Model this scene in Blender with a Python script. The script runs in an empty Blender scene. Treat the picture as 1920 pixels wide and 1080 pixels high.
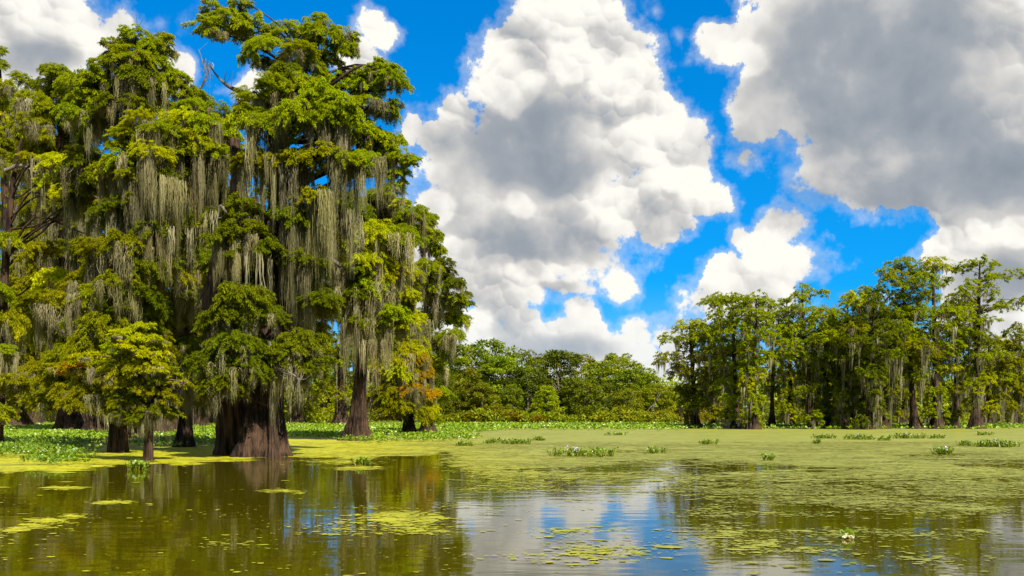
import bpy, math
import numpy as np
from math import radians as R

# ------------------------------------------------------------------ camera, sky, sun, exposure
sc = bpy.context.scene
COL = sc.collection
CAM_H, FPX, HOR = 1.8, 1663.0, 780.0
cam_d = bpy.data.cameras.new('camera')
cam = bpy.data.objects.new('camera', cam_d)
COL.objects.link(cam)
cam.location = (0, 0, CAM_H)
cam.rotation_euler = (R(90), 0, 0)
cam_d.sensor_width = 36
cam_d.lens = 36 * FPX / 1920
cam_d.shift_y = (HOR - 540) / 1920
cam_d.clip_end = 8000
sc.camera = cam

SUN_EL, SUN_AZ = R(47), R(148)           # azimuth clockwise from the view direction
sd = bpy.data.lights.new('sun', 'SUN')
sd.energy = 5.0
sd.angle = R(0.5)
sd.color = (1.0, 0.93, 0.80)
sun = bpy.data.objects.new('sun', sd)
COL.objects.link(sun)
sun.rotation_euler = (R(90) - SUN_EL, 0, -SUN_AZ + R(180))

sc.view_settings.view_transform = 'Standard'
sc.view_settings.look = 'None'
sc.view_settings.gamma = 1
sc.view_settings.use_curve_mapping = False
sc.view_settings.exposure = 1.22
sc.cycles.max_bounces = 7
sc.cycles.diffuse_bounces = 3
sc.cycles.transmission_bounces = 5
sc.cycles.caustics_reflective = False
sc.cycles.caustics_refractive = False
sc.cycles.sample_clamp_indirect = 4


class NT:
    """small helper for node trees"""
    def __init__(self, tree):
        self.t = tree
        self.n = tree.nodes
        self.l = tree.links

    def new(self, kind, **kw):
        nd = self.n.new(kind)
        for k, v in kw.items():
            setattr(nd, k, v)
        return nd

    def put(self, sock, v):
        if isinstance(v, bpy.types.NodeSocket):
            self.l.new(v, sock)
        elif v is not None:
            sock.default_value = v

    def math(self, op, a, b=None, c=None, clamp=False):
        nd = self.new('ShaderNodeMath', operation=op, use_clamp=clamp)
        for i, v in enumerate((a, b, c)):
            self.put(nd.inputs[i], v)
        return nd.outputs[0]

    def vmath(self, op, a, b=None, c=None, out=0):
        nd = self.new('ShaderNodeVectorMath', operation=op)
        for i, v in enumerate((a, b, c)):
            self.put(nd.inputs[i], v)
        return nd.outputs[out]

    def smooth(self, v, a, b, lo=0.0, hi=1.0):
        nd = self.new('ShaderNodeMapRange', interpolation_type='SMOOTHSTEP')
        self.put(nd.inputs[0], v)
        for i, x in enumerate((a, b, lo, hi)):
            self.put(nd.inputs[i + 1], x)
        return nd.outputs[0]

    def mix(self, f, a, b, blend='MIX'):
        nd = self.new('ShaderNodeMix', data_type='RGBA', blend_type=blend)
        self.put(nd.inputs[0], f)
        self.put(nd.inputs[6], a)
        self.put(nd.inputs[7], b)
        return nd.outputs[2]

    def noise(self, v, scale, detail=4, rough=0.5, dist=0.0, out=0):
        nd = self.new('ShaderNodeTexNoise')
        self.put(nd.inputs['Vector'], v)
        nd.inputs['Scale'].default_value = scale
        nd.inputs['Detail'].default_value = detail
        nd.inputs['Roughness'].default_value = rough
        nd.inputs['Distortion'].default_value = dist
        return nd.outputs[out]


# cumulus of the photograph as ellipses on the plane one unit ahead (pixels of the 1920 frame)
CLOUDS = [
    # tall central cumulus
    (1045, 50, 105, 80), (965, 95, 80, 75), (1125, 105, 100, 95), (1010, 160, 120, 100), (1175, 175, 85, 100),
    (1225, 245, 85, 85), (1285, 240, 42, 40), (850, 235, 55, 55), (800, 275, 42, 52), (870, 300, 105, 70),
    (1050, 270, 190, 120), (1270, 320, 75, 75), (1340, 375, 48, 42), (1000, 400, 215, 80), (1200, 390, 130, 75),
    (815, 395, 40, 36), (880, 450, 95, 80), (1010, 480, 165, 75), (1100, 490, 95, 60), (1165, 530, 42, 40), (900, 530, 90, 55),
    # grey mass in the upper right
    (1500, 60, 105, 110), (1660, 100, 230, 170), (1830, 150, 230, 240), (1620, 210, 160, 110), (1720, 300, 175, 88),
    (1860, 330, 140, 110), (1365, 90, 65, 42), (1425, 135, 45, 60), (1415, 220, 48, 80), (1400, 300, 42, 30),
    # lower right and small cumulus
    (1830, 435, 75, 62), (1905, 470, 90, 100), (1770, 415, 30, 35), (1750, 490, 38, 28), (1880, 580, 90, 80),
    (1466, 415, 28, 26), (1440, 465, 78, 50), (1355, 500, 52, 48), (1385, 445, 36, 30), (1400, 545, 110, 45), (1505, 480, 34, 38),
    # band over the trees
    (905, 600, 60, 40), (975, 610, 45, 36), (1090, 592, 28, 32), (1075, 640, 65, 38), (1200, 622, 34, 30), (1170, 662, 95, 36),
    (1270, 640, 50, 45), (1020, 675, 220, 40), (1230, 695, 90, 40),
    (835, 480, 75, 85), (835, 565, 80, 70), (905, 555, 105, 50), (850, 650, 110, 70), (965, 650, 110, 50), (1055, 535, 85, 24), (1575, 318, 55, 45), (1650, 350, 110, 42),
    (1790, 370, 90, 40), (1900, 400, 100, 60), (1890, 660, 70, 60), (1130, 30, 50, 60), (1320, 300, 30, 60), (760, 260, 30, 50), (1450, 60, 60, 110),
    (1010, 725, 330, 48), (1235, 705, 90, 45), (1850, 560, 110, 95), (1800, 470, 70, 65), (1240, 430, 40, 40), (1420, 560, 100, 40), (905, 330, 120, 60), (1080, 440, 140, 70), (930, 520, 140, 60),
    (1462, 430, 60, 42), (1480, 500, 70, 45), (1380, 520, 70, 40),
   
    # left side
    (690, 40, 36, 52), (718, 62, 34, 36), (672, 82, 30, 30), (680, 118, 48, 26), (480, 150, 40, 32), (455, 168, 34, 22), (80, 60, 190, 110), (215, 60, 60, 70), (330, 130, 36, 44), (300, 95, 34, 40),
]
WISPS = [(1278, 85, 16, 50, 0.35), (1292, 118, 30, 24, 0.55), (300, 30, 80, 40, 0.5), (1240, 15, 34, 18, 0.3), (1470, 265, 50, 45, 0.5),
         (1330, 460, 90, 20, 0.4), (820, 190, 60, 14, 0.3), (1640, 560, 120, 14, 0.4)]

world = bpy.data.worlds.new('World')
sc.world = world
world.use_nodes = True
world.node_tree.nodes.clear()


DARK = [(975, 285, 200, 80), (1040, 235, 90, 70), (1050, 300, 120, 60), (1610, 170, 250, 210), (1740, 250, 110, 120), (1560, 60, 150, 130), (1010, 450, 150, 60), (1640, 340, 170, 60), (1850, 330, 150, 80),
        (1800, 40, 160, 80), (1870, 520, 90, 60), (60, 110, 120, 40), (1040, 655, 150, 25)]
PUFFS = [(1172, 420, 48, 50), (978, 388, 36, 28), (815, 392, 38, 32), (1165, 530, 44, 40), (1040, 515, 120, 26), (960, 160, 60, 60), (1090, 110, 70, 55),
         (1150, 150, 60, 60), (1200, 260, 90, 45), (1440, 460, 80, 45), (1830, 430, 34, 30), (1905, 430, 40, 40), (905, 600, 38, 24), (1300, 340, 60, 40), (1395, 110, 60, 36)]


def ellipse(N, uv, cx, cy, rx, ry):
    u, v, a, b = (cx - 960) / FPX, (HOR - cy) / FPX, rx / FPX, ry / FPX
    q = N.vmath('MULTIPLY_ADD', uv, (1 / a, 1 / b, 0), (-u / a, -v / b, 0))
    return N.vmath('LENGTH', q, out=1)


def plane_uv(N, d):
    sep = N.new('ShaderNodeSeparateXYZ')
    N.put(sep.inputs[0], d)
    y = N.math('MAXIMUM', sep.outputs[1], 0.05)
    uv = N.new('ShaderNodeCombineXYZ')
    N.put(uv.inputs[0], N.math('DIVIDE', sep.outputs[0], y))
    N.put(uv.inputs[1], N.math('DIVIDE', sep.outputs[2], y))
    return uv.outputs[0], sep.outputs[1]


def blobs(N, uvw, least):
    F = None
    for (cx, cy, rx, ry) in CLOUDS:
        if min(rx, ry) < least:
            continue
        r = 0.32 + 0.68 * min(rx, ry) / 100
        f = N.math('MULTIPLY_ADD', ellipse(N, uvw, cx, cy, rx, ry), -r, r)
        F = f if F is None else N.math('SMOOTH_MAX', F, f, 0.14)
    return F


W = NT(world.node_tree)
tc = W.new('ShaderNodeTexCoord')
dirv = W.vmath('NORMALIZE', tc.outputs['Generated'])
sky = W.new('ShaderNodeTexSky', sky_type='NISHITA')
sky.sun_disc = False
sky.sun_elevation = SUN_EL
sky.sun_rotation = SUN_AZ
sky.air_density = 1.0
sky.dust_density = 0.3
sky.ozone_density = 3.0
hs = W.new('ShaderNodeHueSaturation')
hs.inputs['Saturation'].default_value = 1.45
W.put(sky.inputs[0], W.vmath('NORMALIZE', W.vmath('MULTIPLY_ADD', dirv, (1, 1, 0.8), (0, 0, 0.19))))
W.put(hs.inputs['Color'], sky.outputs[0])
blue = W.mix(1.0, hs.outputs[0], (0.12, 0.95, 0.98, 1), 'MULTIPLY')

uv0, fwd = plane_uv(W, dirv)
usep = W.new('ShaderNodeSeparateXYZ')
W.put(usep.inputs[0], uv0)
uv0_y = usep.outputs[1]
inside = W.math('MULTIPLY', W.math('LESS_THAN', W.vmath('LENGTH', W.vmath('MULTIPLY', uv0, (1 / 0.95, 1 / 0.80, 0)), out=1), 1.0),
                W.math('GREATER_THAN', fwd, 0.06))


def cloud_colour(lum):
    ramp = W.new('ShaderNodeValToRGB')
    W.put(ramp.inputs[0], lum)
    e = ramp.color_ramp.elements
    e[0].position, e[0].color = 0.0, (0.265, 0.310, 0.360, 1)
    e[1].position, e[1].color = 1.0, (0.99, 0.965, 0.89, 1)
    for p, c in ((0.3, (0.36, 0.39, 0.43, 1)), (0.62, (0.63, 0.62, 0.60, 1)), (0.82, (0.86, 0.84, 0.79, 1))):
        e.new(p).color = c
    return W.vmath('MULTIPLY', ramp.outputs[0], (4.45, 4.45, 4.45))


def background(colour):
    bg = W.new('ShaderNodeBackground')
    bg.inputs['Strength'].default_value = 0.10
    W.put(bg.inputs['Color'], colour)
    return bg.outputs[0]


# the part of the sky that the photograph shows: every puff is shaded by the side it turns to the sun
warp = W.noise(dirv, 9.0, 2, 0.5, out=1)
wshift = W.vmath('MULTIPLY_ADD', warp, (0.04, 0.034, 0), (-0.02, -0.017, 0))
uvw = W.vmath('ADD', wshift, uv0)
wsep = W.new('ShaderNodeSeparateXYZ')
W.put(wsep.inputs[0], warp)
warp_x = W.math('MULTIPLY', wsep.outputs[0], wsep.outputs[0])
fine = W.noise(dirv, 34.0, 3, 0.55, out=1)
uvf = W.vmath('ADD', W.vmath('MULTIPLY_ADD', fine, (0.026, 0.022, 0), (-0.013, -0.011, 0)), uvw)
n0 = W.noise(dirv, 15.0, 6, 0.58)
b0 = W.math('MULTIPLY_ADD', n0, 1.0, -0.5)
puff = None
for scale, bump, shade, soft in ((9.0, 0.40, 0.34, 0.45), (21.0, 0.26, 0.28, 0.40), (50.0, 0.12, 0.17, 0.35)):
    vo = W.new('ShaderNodeTexVoronoi', feature='SMOOTH_F1', voronoi_dimensions='2D')
    W.put(vo.inputs['Vector'], uvf)
    vo.inputs['Scale'].default_value = scale
    vo.inputs['Smoothness'].default_value = soft
    b0 = W.math('ADD', b0, W.math('MULTIPLY_ADD', vo.outputs['Distance'], -bump, bump * 0.42))
    tow = W.vmath('DOT_PRODUCT', W.vmath('SUBTRACT', uvf, vo.outputs['Position']), (0.42 * scale * shade, 0.90 * scale * shade, 0), out=1)
    puff = tow if puff is None else W.math('ADD', puff, tow)
n2 = W.noise(dirv, 60.0, 4, 0.62)
F0 = W.math('MULTIPLY_ADD', W.math('ADD', b0, W.math('MULTIPLY_ADD', n2, 0.62, -0.31)), 1.15, W.math('MULTIPLY_ADD', blobs(W, uvw, 0), 1.30, 0.03))
n1 = W.noise(W.vmath('ADD', dirv, (0.017, 0, 0.036)), 15.0, 3, 0.5)
F1 = W.math('ADD', W.math('MULTIPLY_ADD', n1, 0.62, -0.31), W.math('ADD', blobs(W, W.vmath('ADD', uvw, (0.017, 0.036, 0)), 44), 0.12))
wisp = None
for (cx, cy, rx, ry, w) in WISPS:
    f = W.math('MULTIPLY_ADD', ellipse(W, uvw, cx, cy, rx, ry), -0.5 * w, 0.5 * w)
    wisp = f if wisp is None else W.math('MAXIMUM', wisp, f)
wa = W.smooth(W.math('ADD', W.math('MULTIPLY', b0, 1.1), wisp), 0.0, 0.5, 0.0, 0.75)
alpha = W.math('MAXIMUM', W.smooth(F0, 0.0, W.math('MULTIPLY_ADD', warp_x, 0.75, 0.02)), W.math('MAXIMUM', wa, W.smooth(F0, -0.32, 0.12, 0.0, 0.30)))
depth = W.smooth(F1, -0.10, 1.05)
dk = None
for q in DARK:
    f = W.math('SUBTRACT', 1.0, ellipse(W, uvw, *q))
    dk = f if dk is None else W.math('SMOOTH_MAX', dk, f, 0.2)
dk = W.smooth(W.math('MULTIPLY_ADD', b0, 0.45, dk), -0.30, 0.62)
pf = None
for (cx, cy, rx, ry) in PUFFS:
    r = 0.32 + 0.68 * min(rx, ry) / 100
    f = W.math('MULTIPLY_ADD', ellipse(W, uvw, cx, cy, rx, ry), -r, r)
    pf = f if pf is None else W.math('MAXIMUM', pf, f)
pfa = W.math('ADD', pf, W.math('MULTIPLY', b0, 0.8))
pf = W.math('MULTIPLY', W.smooth(pfa, 0.0, 0.22), W.smooth(pfa, 0.75, 0.1, 0.35, 1.0))
lum = W.math('MULTIPLY_ADD', depth, -0.26, 0.90)
lum = W.math('MULTIPLY_ADD', dk, -0.46, lum)
lum = W.math('MULTIPLY_ADD', W.math('SUBTRACT', n0, n1), 0.95, lum)
vary = W.smooth(W.noise(dirv, 6.5, 2, 0.5), 0.36, 0.62, 0.15, 1.15)
puff = W.math('MULTIPLY', puff, W.math('MULTIPLY', vary, W.math('MULTIPLY_ADD', dk, -0.88, 1.0)))
lum = W.math('ADD', puff, lum)
lum = W.math('MULTIPLY_ADD', pf, 0.20, lum, clamp=True)
low = W.smooth(W.math('ADD', uv0_y, W.math('MULTIPLY', n0, 0.03)), 0.17, 0.02, 0.0, 0.45)
shown = background(W.mix(low, W.mix(alpha, blue, cloud_colour(lum)), (2.75, 3.25, 3.75, 1)))
# the same broken cumulus carries on over the rest of the sky
g0 = W.noise(dirv, 2.6, 6, 0.55)
g1 = W.noise(W.vmath('ADD', dirv, (0.05, 0, 0.09)), 2.6, 3, 0.55)
ga = W.smooth(g0, 0.46, 0.52)
gl = W.smooth(g1, 0.46, 0.66, 0.98, 0.12)
rest = background(W.mix(ga, blue, cloud_colour(gl)))
mx = W.new('ShaderNodeMixShader')
W.l.new(inside, mx.inputs[0])
W.l.new(rest, mx.inputs[1])
W.l.new(shown, mx.inputs[2])
wo = W.new('ShaderNodeOutputWorld')
W.l.new(mx.outputs[0], wo.inputs[0])
world.cycles.sampling_method = 'MANUAL'
world.cycles.sample_map_resolution = 256

# ------------------------------------------------------------------ helpers
rng = np.random.default_rng(11)


def world_at(px, py, D):
    """point at distance D along the view axis that shows at a pixel of the 1920 frame"""
    return np.array([(px - 960) / FPX * D, D, CAM_H + (HOR - py) / FPX * D])


def dist_of(py):
    return CAM_H * FPX / (py - HOR)


def unit(v):
    return v / np.maximum(np.linalg.norm(v, axis=-1, keepdims=True), 1e-9)


class Geo:
    """collects vertices, triangles/quads and a colour per face"""
    def __init__(self):
        self.v, self.f, self.c, self.n = [], [], [], 0

    def add(self, verts, faces, col=None):
        verts = np.asarray(verts, np.float32).reshape(-1, 3)
        faces = np.asarray(faces, np.int64)
        self.v.append(verts)
        self.f.append(faces + self.n)
        if col is None:
            col = np.ones((len(faces), 3), np.float32)
        col = np.broadcast_to(np.asarray(col, np.float32), (len(faces), 3))
        self.c.append(col)
        self.n += len(verts)

    def mesh(self, name, mat, origin=(0, 0, 0), smooth=False):
        me = bpy.data.meshes.new(name)
        v = np.concatenate(self.v) - np.asarray(origin, np.float32)
        sizes = np.concatenate([np.full(len(f), f.shape[1], np.int32) for f in self.f])
        loops = np.concatenate([f.ravel() for f in self.f]).astype(np.int32)
        starts = np.concatenate([[0], np.cumsum(sizes)[:-1]]).astype(np.int32)
        me.vertices.add(len(v))
        me.vertices.foreach_set('co', v.astype(np.float32).ravel())
        me.loops.add(len(loops))
        me.loops.foreach_set('vertex_index', loops)
        me.polygons.add(len(sizes))
        me.polygons.foreach_set('loop_start', starts)
        me.polygons.foreach_set('loop_total', sizes)
        if smooth:
            me.polygons.foreach_set('use_smooth', np.ones(len(sizes), bool))
        at = me.attributes.new('tone', 'FLOAT_COLOR', 'FACE')
        c = np.concatenate(self.c)
        at.data.foreach_set('color', np.concatenate([c, np.ones((len(c), 1), np.float32)], 1).astype(np.float32).ravel())
        me.materials.append(mat)
        me.update(calc_edges=True)
        me.validate()
        return me


def link(name, mesh, parent=None, loc=(0, 0, 0)):
    o = bpy.data.objects.new(name, mesh)
    COL.objects.link(o)
    o.location = loc
    if parent is not None:
        o.parent = parent
    return o


def tag(o, label=None, cat=None, group=None, kind=None):
    for k, v in (('label', label), ('category', cat), ('group', group), ('kind', kind)):
        if v:
            o[k] = v
    return o


def tube(g, pts, rad, sides=6, col=None, rough=0.0, r=None, cap=True):
    """tapered tube along a polyline"""
    pts = np.asarray(pts, float)
    rad = np.asarray(rad, float)
    n = len(pts)
    t = unit(np.gradient(pts, axis=0))
    ref = np.array([0.31, 0.95, 0.05]) if abs(t[:, 2]).mean() > 0.6 else np.array([0.0, 0.0, 1.0])
    a = unit(np.cross(t, ref))
    b = np.cross(t, a)
    th = np.linspace(0, 2 * np.pi, sides, endpoint=False)
    rr = rad[:, None] * np.ones(sides)[None]
    if rough:
        rr = rr * (1 + rough * (r or rng).normal(size=(n, sides)))
    ring = pts[:, None] + rr[..., None] * (np.cos(th)[None, :, None] * a[:, None] + np.sin(th)[None, :, None] * b[:, None])
    i = np.arange(n - 1)[:, None] * sides
    j = np.arange(sides)[None]
    k = (j + 1) % sides
    q = np.stack([i + j, i + k, i + sides + k, i + sides + j], -1).reshape(-1, 4)
    g.add(ring.reshape(-1, 3), q, col)
    if cap:
        tip = pts[-1] + t[-1] * rad[-1]
        vv = np.concatenate([ring[-1], tip[None]])
        g.add(vv, np.stack([np.arange(sides), (np.arange(sides) + 1) % sides, np.full(sides, sides)], -1), col)


def spline(pts, n):
    """Catmull-Rom resampling"""
    p = np.asarray(pts, float)
    if len(p) < 3:
        s = np.linspace(0, 1, n)[:, None]
        return p[0] * (1 - s) + p[-1] * s
    q = np.concatenate([[2 * p[0] - p[1]], p, [2 * p[-1] - p[-2]]])
    s = np.linspace(0, len(p) - 1 - 1e-6, n)
    i = s.astype(int)
    u = (s - i)[:, None]
    a, b, c, d = q[i], q[i + 1], q[i + 2], q[i + 3]
    return 0.5 * (2 * b + (c - a) * u + (2 * a - 5 * b + 4 * c - d) * u ** 2 + (3 * b - a - 3 * c + d) * u ** 3)


# ------------------------------------------------------------------ materials
def material(name):
    m = bpy.data.materials.new(name)
    m.use_nodes = True
    m.node_tree.nodes.clear()
    return m, NT(m.node_tree)


def out(N, sh):
    o = N.new('ShaderNodeOutputMaterial')
    N.l.new(sh, o.inputs[0])


def leaf_material(name, trans=0.38, tint=(1.25, 1.12, 0.45), rough=0.5, spec=0.25):
    m, N = material(name)
    at = N.new('ShaderNodeAttribute', attribute_name='tone')
    oi = N.new('ShaderNodeObjectInfo')
    c = N.mix(1.0, at.outputs['Color'], oi.outputs['Color'], 'MULTIPLY')
    p = N.new('ShaderNodeBsdfPrincipled')
    N.put(p.inputs['Base Color'], c)
    p.inputs['Roughness'].default_value = rough
    p.inputs['Specular IOR Level'].default_value = spec
    t = N.new('ShaderNodeBsdfTranslucent')
    N.put(t.inputs['Color'], N.mix(1.0, c, (*tint, 1), 'MULTIPLY'))
    mx = N.new('ShaderNodeMixShader')
    mx.inputs[0].default_value = trans
    N.l.new(p.outputs[0], mx.inputs[1])
    N.l.new(t.outputs[0], mx.inputs[2])
    out(N, mx.outputs[0])
    return m


def bark_material(name, dark, light, scale=3.0):
    m, N = material(name)
    tcn = N.new('ShaderNodeTexCoord')
    v = N.vmath('MULTIPLY', tcn.outputs['Object'], (scale * 2.6, scale * 2.6, scale * 0.22))
    n = N.noise(v, 1.0, 6, 0.65, 0.4)
    n2 = N.noise(tcn.outputs['Object'], 0.9, 3, 0.5)
    f = N.smooth(N.math('MULTIPLY_ADD', n2, 0.5, N.math('MULTIPLY', n, 0.75)), 0.50, 0.80)
    p = N.new('ShaderNodeBsdfPrincipled')
    N.put(p.inputs['Base Color'], N.mix(f, (*dark, 1), (*light, 1)))
    p.inputs['Roughness'].default_value = 0.9
    p.inputs['Specular IOR Level'].default_value = 0.15
    b = N.new('ShaderNodeBump')
    b.inputs['Strength'].default_value = 0.9
    b.inputs['Distance'].default_value = 0.06
    N.put(b.inputs['Height'], n)
    N.l.new(b.outputs[0], p.inputs['Normal'])
    out(N, p.outputs[0])
    return m


M_LEAF = leaf_material('cypress_leaf', 0.52, (1.28, 1.18, 0.35), 0.6, 0.03)
M_BROAD = leaf_material('broad_leaf', 0.36, (1.2, 1.1, 0.4), 0.55, 0.15)
M_HYA = leaf_material('hyacinth_leaf', 0.25, (1.1, 1.1, 0.3), 0.38, 0.45)
M_MOSS = leaf_material('spanish_moss', 0.30, (1.1, 1.0, 0.7), 0.9, 0.1)
M_BARK = bark_material('cypress_bark', (0.005, 0.003, 0.002), (0.072, 0.041, 0.024))
M_GREYBARK = bark_material('grey_bark', (0.05, 0.04, 0.03), (0.20, 0.17, 0.135), 1.5)
M_DEAD = bark_material('dead_wood', (0.06, 0.048, 0.036), (0.20, 0.17, 0.135), 6)
M_PETAL = leaf_material('hyacinth_petal', 0.3, (1, 1, 1), 0.5, 0.2)

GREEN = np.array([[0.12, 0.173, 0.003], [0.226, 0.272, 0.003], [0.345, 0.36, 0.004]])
YELLOW = np.array([[0.209, 0.241, 0.003], [0.349, 0.368, 0.003], [0.469, 0.457, 0.005]])  # yellow leaves, and sunlit boughs with the light put into their colour
DEEP = np.array([[0.071, 0.097, 0.003], [0.124, 0.151, 0.003], [0.191, 0.208, 0.004]])  # dark greens, also for boughs whose shade is put into the leaf colour
OLIVE = np.array([[0.119, 0.138, 0.003], [0.206, 0.214, 0.003], [0.305, 0.292, 0.005]])
ORANGE = np.array([[0.22, 0.140, 0.004], [0.36, 0.235, 0.005], [0.38, 0.30, 0.006]])
PAL = dict(g=GREEN, y=YELLOW, d=DEEP, o=OLIVE, r=ORANGE)
MOSSC = np.array([[0.135, 0.122, 0.060], [0.245, 0.222, 0.122], [0.360, 0.328, 0.205]])


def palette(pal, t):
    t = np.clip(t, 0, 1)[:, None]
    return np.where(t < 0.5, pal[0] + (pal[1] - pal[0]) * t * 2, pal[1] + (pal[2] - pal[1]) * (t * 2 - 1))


def sprays(g, P, Dn, L, Wd, col, r, single=False):
    """flat pointed leaf sprays: a bent diamond of two triangles each"""
    n = len(P)
    side = unit(np.cross(Dn, unit(r.normal(size=(n, 3)) * [0.5, 0.5, 1.0] + [0, 0, 0.6])))
    up = np.cross(side, Dn)
    if single:
        w = side * (Wd * 0.55)[:, None]
        v = np.stack([P - w, P + w, P + Dn * L[:, None] + up * (L * 0.1 * r.normal(size=n))[:, None]], 1)
        g.add(v.reshape(-1, 3), np.arange(n * 3).reshape(n, 3), col)
        return
    mid = P + Dn * (L * 0.45)[:, None] + up * (L * 0.10 * r.normal(size=n))[:, None]
    tip = P + Dn * L[:, None]
    tip[:, 2] -= L * 0.18
    w = side * (Wd * 0.5)[:, None]
    v = np.stack([P, mid + w, tip, mid - w], 1)
    i = np.arange(n) * 4
    f = np.concatenate([np.stack([i, i + 1, i + 3], 1), np.stack([i + 1, i + 2, i + 3], 1)])
    g.add(v.reshape(-1, 3), f, np.concatenate([col, col]))


def pad_foliage(g, c, rx, ry, rz, n, pal, r, L=0.26, wood=None, tone=0.0):
    """one layer of cypress foliage: arching fronds fan out from the limb's end, feathered with small drooping leaflets"""
    k = max(9, int(round(n / (95 if L < 0.36 else 26))))
    a = r.uniform(0, 2 * np.pi, k)
    q = np.sqrt(r.uniform(0.0, 0.85, k))
    st = np.stack([np.cos(a) * rx * q * 0.8, np.sin(a) * ry * q * 0.8, rz * (0.85 * (1 - q ** 2) + r.uniform(-0.75, 0.45, k))], 1)
    h = a + r.normal(0, 0.55, k)
    ax = unit(np.stack([np.cos(h), np.sin(h), r.uniform(-0.1, 0.45, k)], 1))
    ln = r.uniform(0.40, 0.80, k) * (0.35 + 0.42 * rx)
    idx = np.repeat(np.arange(k), np.maximum(6, (n * ln / ln.sum()).astype(int)))
    m = len(idx)
    s = r.uniform(0, 1, m) ** 0.85
    lat = unit(np.cross(ax, [0, 0, 1.0]))[idx]
    sgn = np.sign(r.normal(size=m))
    wid = (0.10 * ln + 0.05)[idx] * (1 - 0.75 * s) * r.uniform(0, 1, m)
    P = c + st[idx] + ax[idx] * (ln[idx] * s)[:, None] + lat * (sgn * wid)[:, None] + r.normal(size=(m, 3)) * 0.035 * (L / 0.26)
    P[:, 2] -= (s ** 2) * ln[idx] * r.uniform(0.35, 0.85, k)[idx] + wid * 0.5
    Dn = unit(lat * sgn[:, None] * 0.7 + ax[idx] * 0.55 + r.normal(size=(m, 3)) * 0.38 - np.array([0, 0, 0.30]) - np.array([0, 0, 0.5]) * s[:, None])
    LL = (0.56 if L < 0.36 else 0.72) * L * r.uniform(0.6, 1.3, m)
    ct = r.normal(0.45 + tone, 0.07, k)[idx] + r.normal(0, 0.12, m) + 0.16 * (s - 0.5)
    sprays(g, P, Dn, LL, LL * r.uniform(0.30, 0.5, m), palette(pal, ct).astype(np.float32), r, L >= 0.36)
    if wood is not None:
        for t in range(min(k, 5)):
            e = c + st[t] + ax[t] * ln[t] * 0.7
            tube(wood, spline([c + [0, 0, -rz * 0.3], c + st[t] * 0.7, e], 4), [0.026, 0.018, 0.012, 0.006], 3, cap=False)


def moss(g, c, rx, ry, length, n, r, wide=0.026, tone=0.0, beards=22, spread=0.15):
    """curtains of hanging moss: clusters of ragged tapering strands"""
    k = max(3, n // beards)
    a = r.uniform(0, 2 * np.pi, k)
    q = np.sqrt(r.uniform(0, 1, k))
    cx = np.stack([np.cos(a) * rx * q, np.sin(a) * ry * q], 1)
    cl = length * r.uniform(0.35, 1.1, k)
    ct = r.normal(0.42 + tone, 0.22, k)
    idx = r.integers(0, k, n)
    off = r.normal(size=(n, 2)) * spread * (wide / 0.026) ** 0.7 * r.uniform(0.6, 1.5, k)[idx][:, None]
    top = np.concatenate([c[:2] + cx[idx] + off, (c[2] + r.uniform(-0.15, 0.12, n))[:, None]], 1)
    ln = cl[idx] * np.clip(1.0 - np.linalg.norm(off, axis=1) * 1.6, 0.25, 1) * r.uniform(0.55, 1.1, n)
    S = 8 if wide < 0.025 else 5
    s = np.linspace(0, 1, S)
    yaw = r.uniform(0, np.pi, n)
    sd_ = np.stack([np.cos(yaw), np.sin(yaw), np.zeros(n)], 1)
    prof = (0.45 + 0.55 * np.sin(np.clip(s * 1.5 + 0.25, 0, 1) * np.pi)) * (1 - s ** 3 * 0.93)
    w = wide * r.uniform(0.6, 1.5, n)[:, None] * prof[None] * r.uniform(0.35, 1.35, (n, S))
    wander = np.cumsum(r.normal(size=(n, S, 2)) * (0.034 if wide < 0.03 else 0.02), 1)
    P = np.repeat(top[:, None], S, 1)
    P[..., :2] -= (off[:, None] * 0.75) * (s[None, :, None] ** 1.5)
    P[..., 2] -= ln[:, None] * s
    P[..., :2] += wander
    lft = P + sd_[:, None] * w[..., None]
    rgt = P - sd_[:, None] * w[..., None]
    rgt[..., 2] += r.normal(size=(n, S)) * 0.02
    v = np.stack([lft, rgt], 2).reshape(-1, 3)
    base = (np.arange(n) * S * 2)[:, None] + (np.arange(S - 1) * 2)[None]
    f = np.stack([base, base + 1, base + 3, base + 2], -1).reshape(-1, 4)
    col = palette(MOSSC, np.repeat(ct[idx] + r.normal(0, 0.12, n), S - 1) + r.normal(0, 0.07, n * (S - 1)))
    g.add(v, f, col.astype(np.float32))


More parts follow.
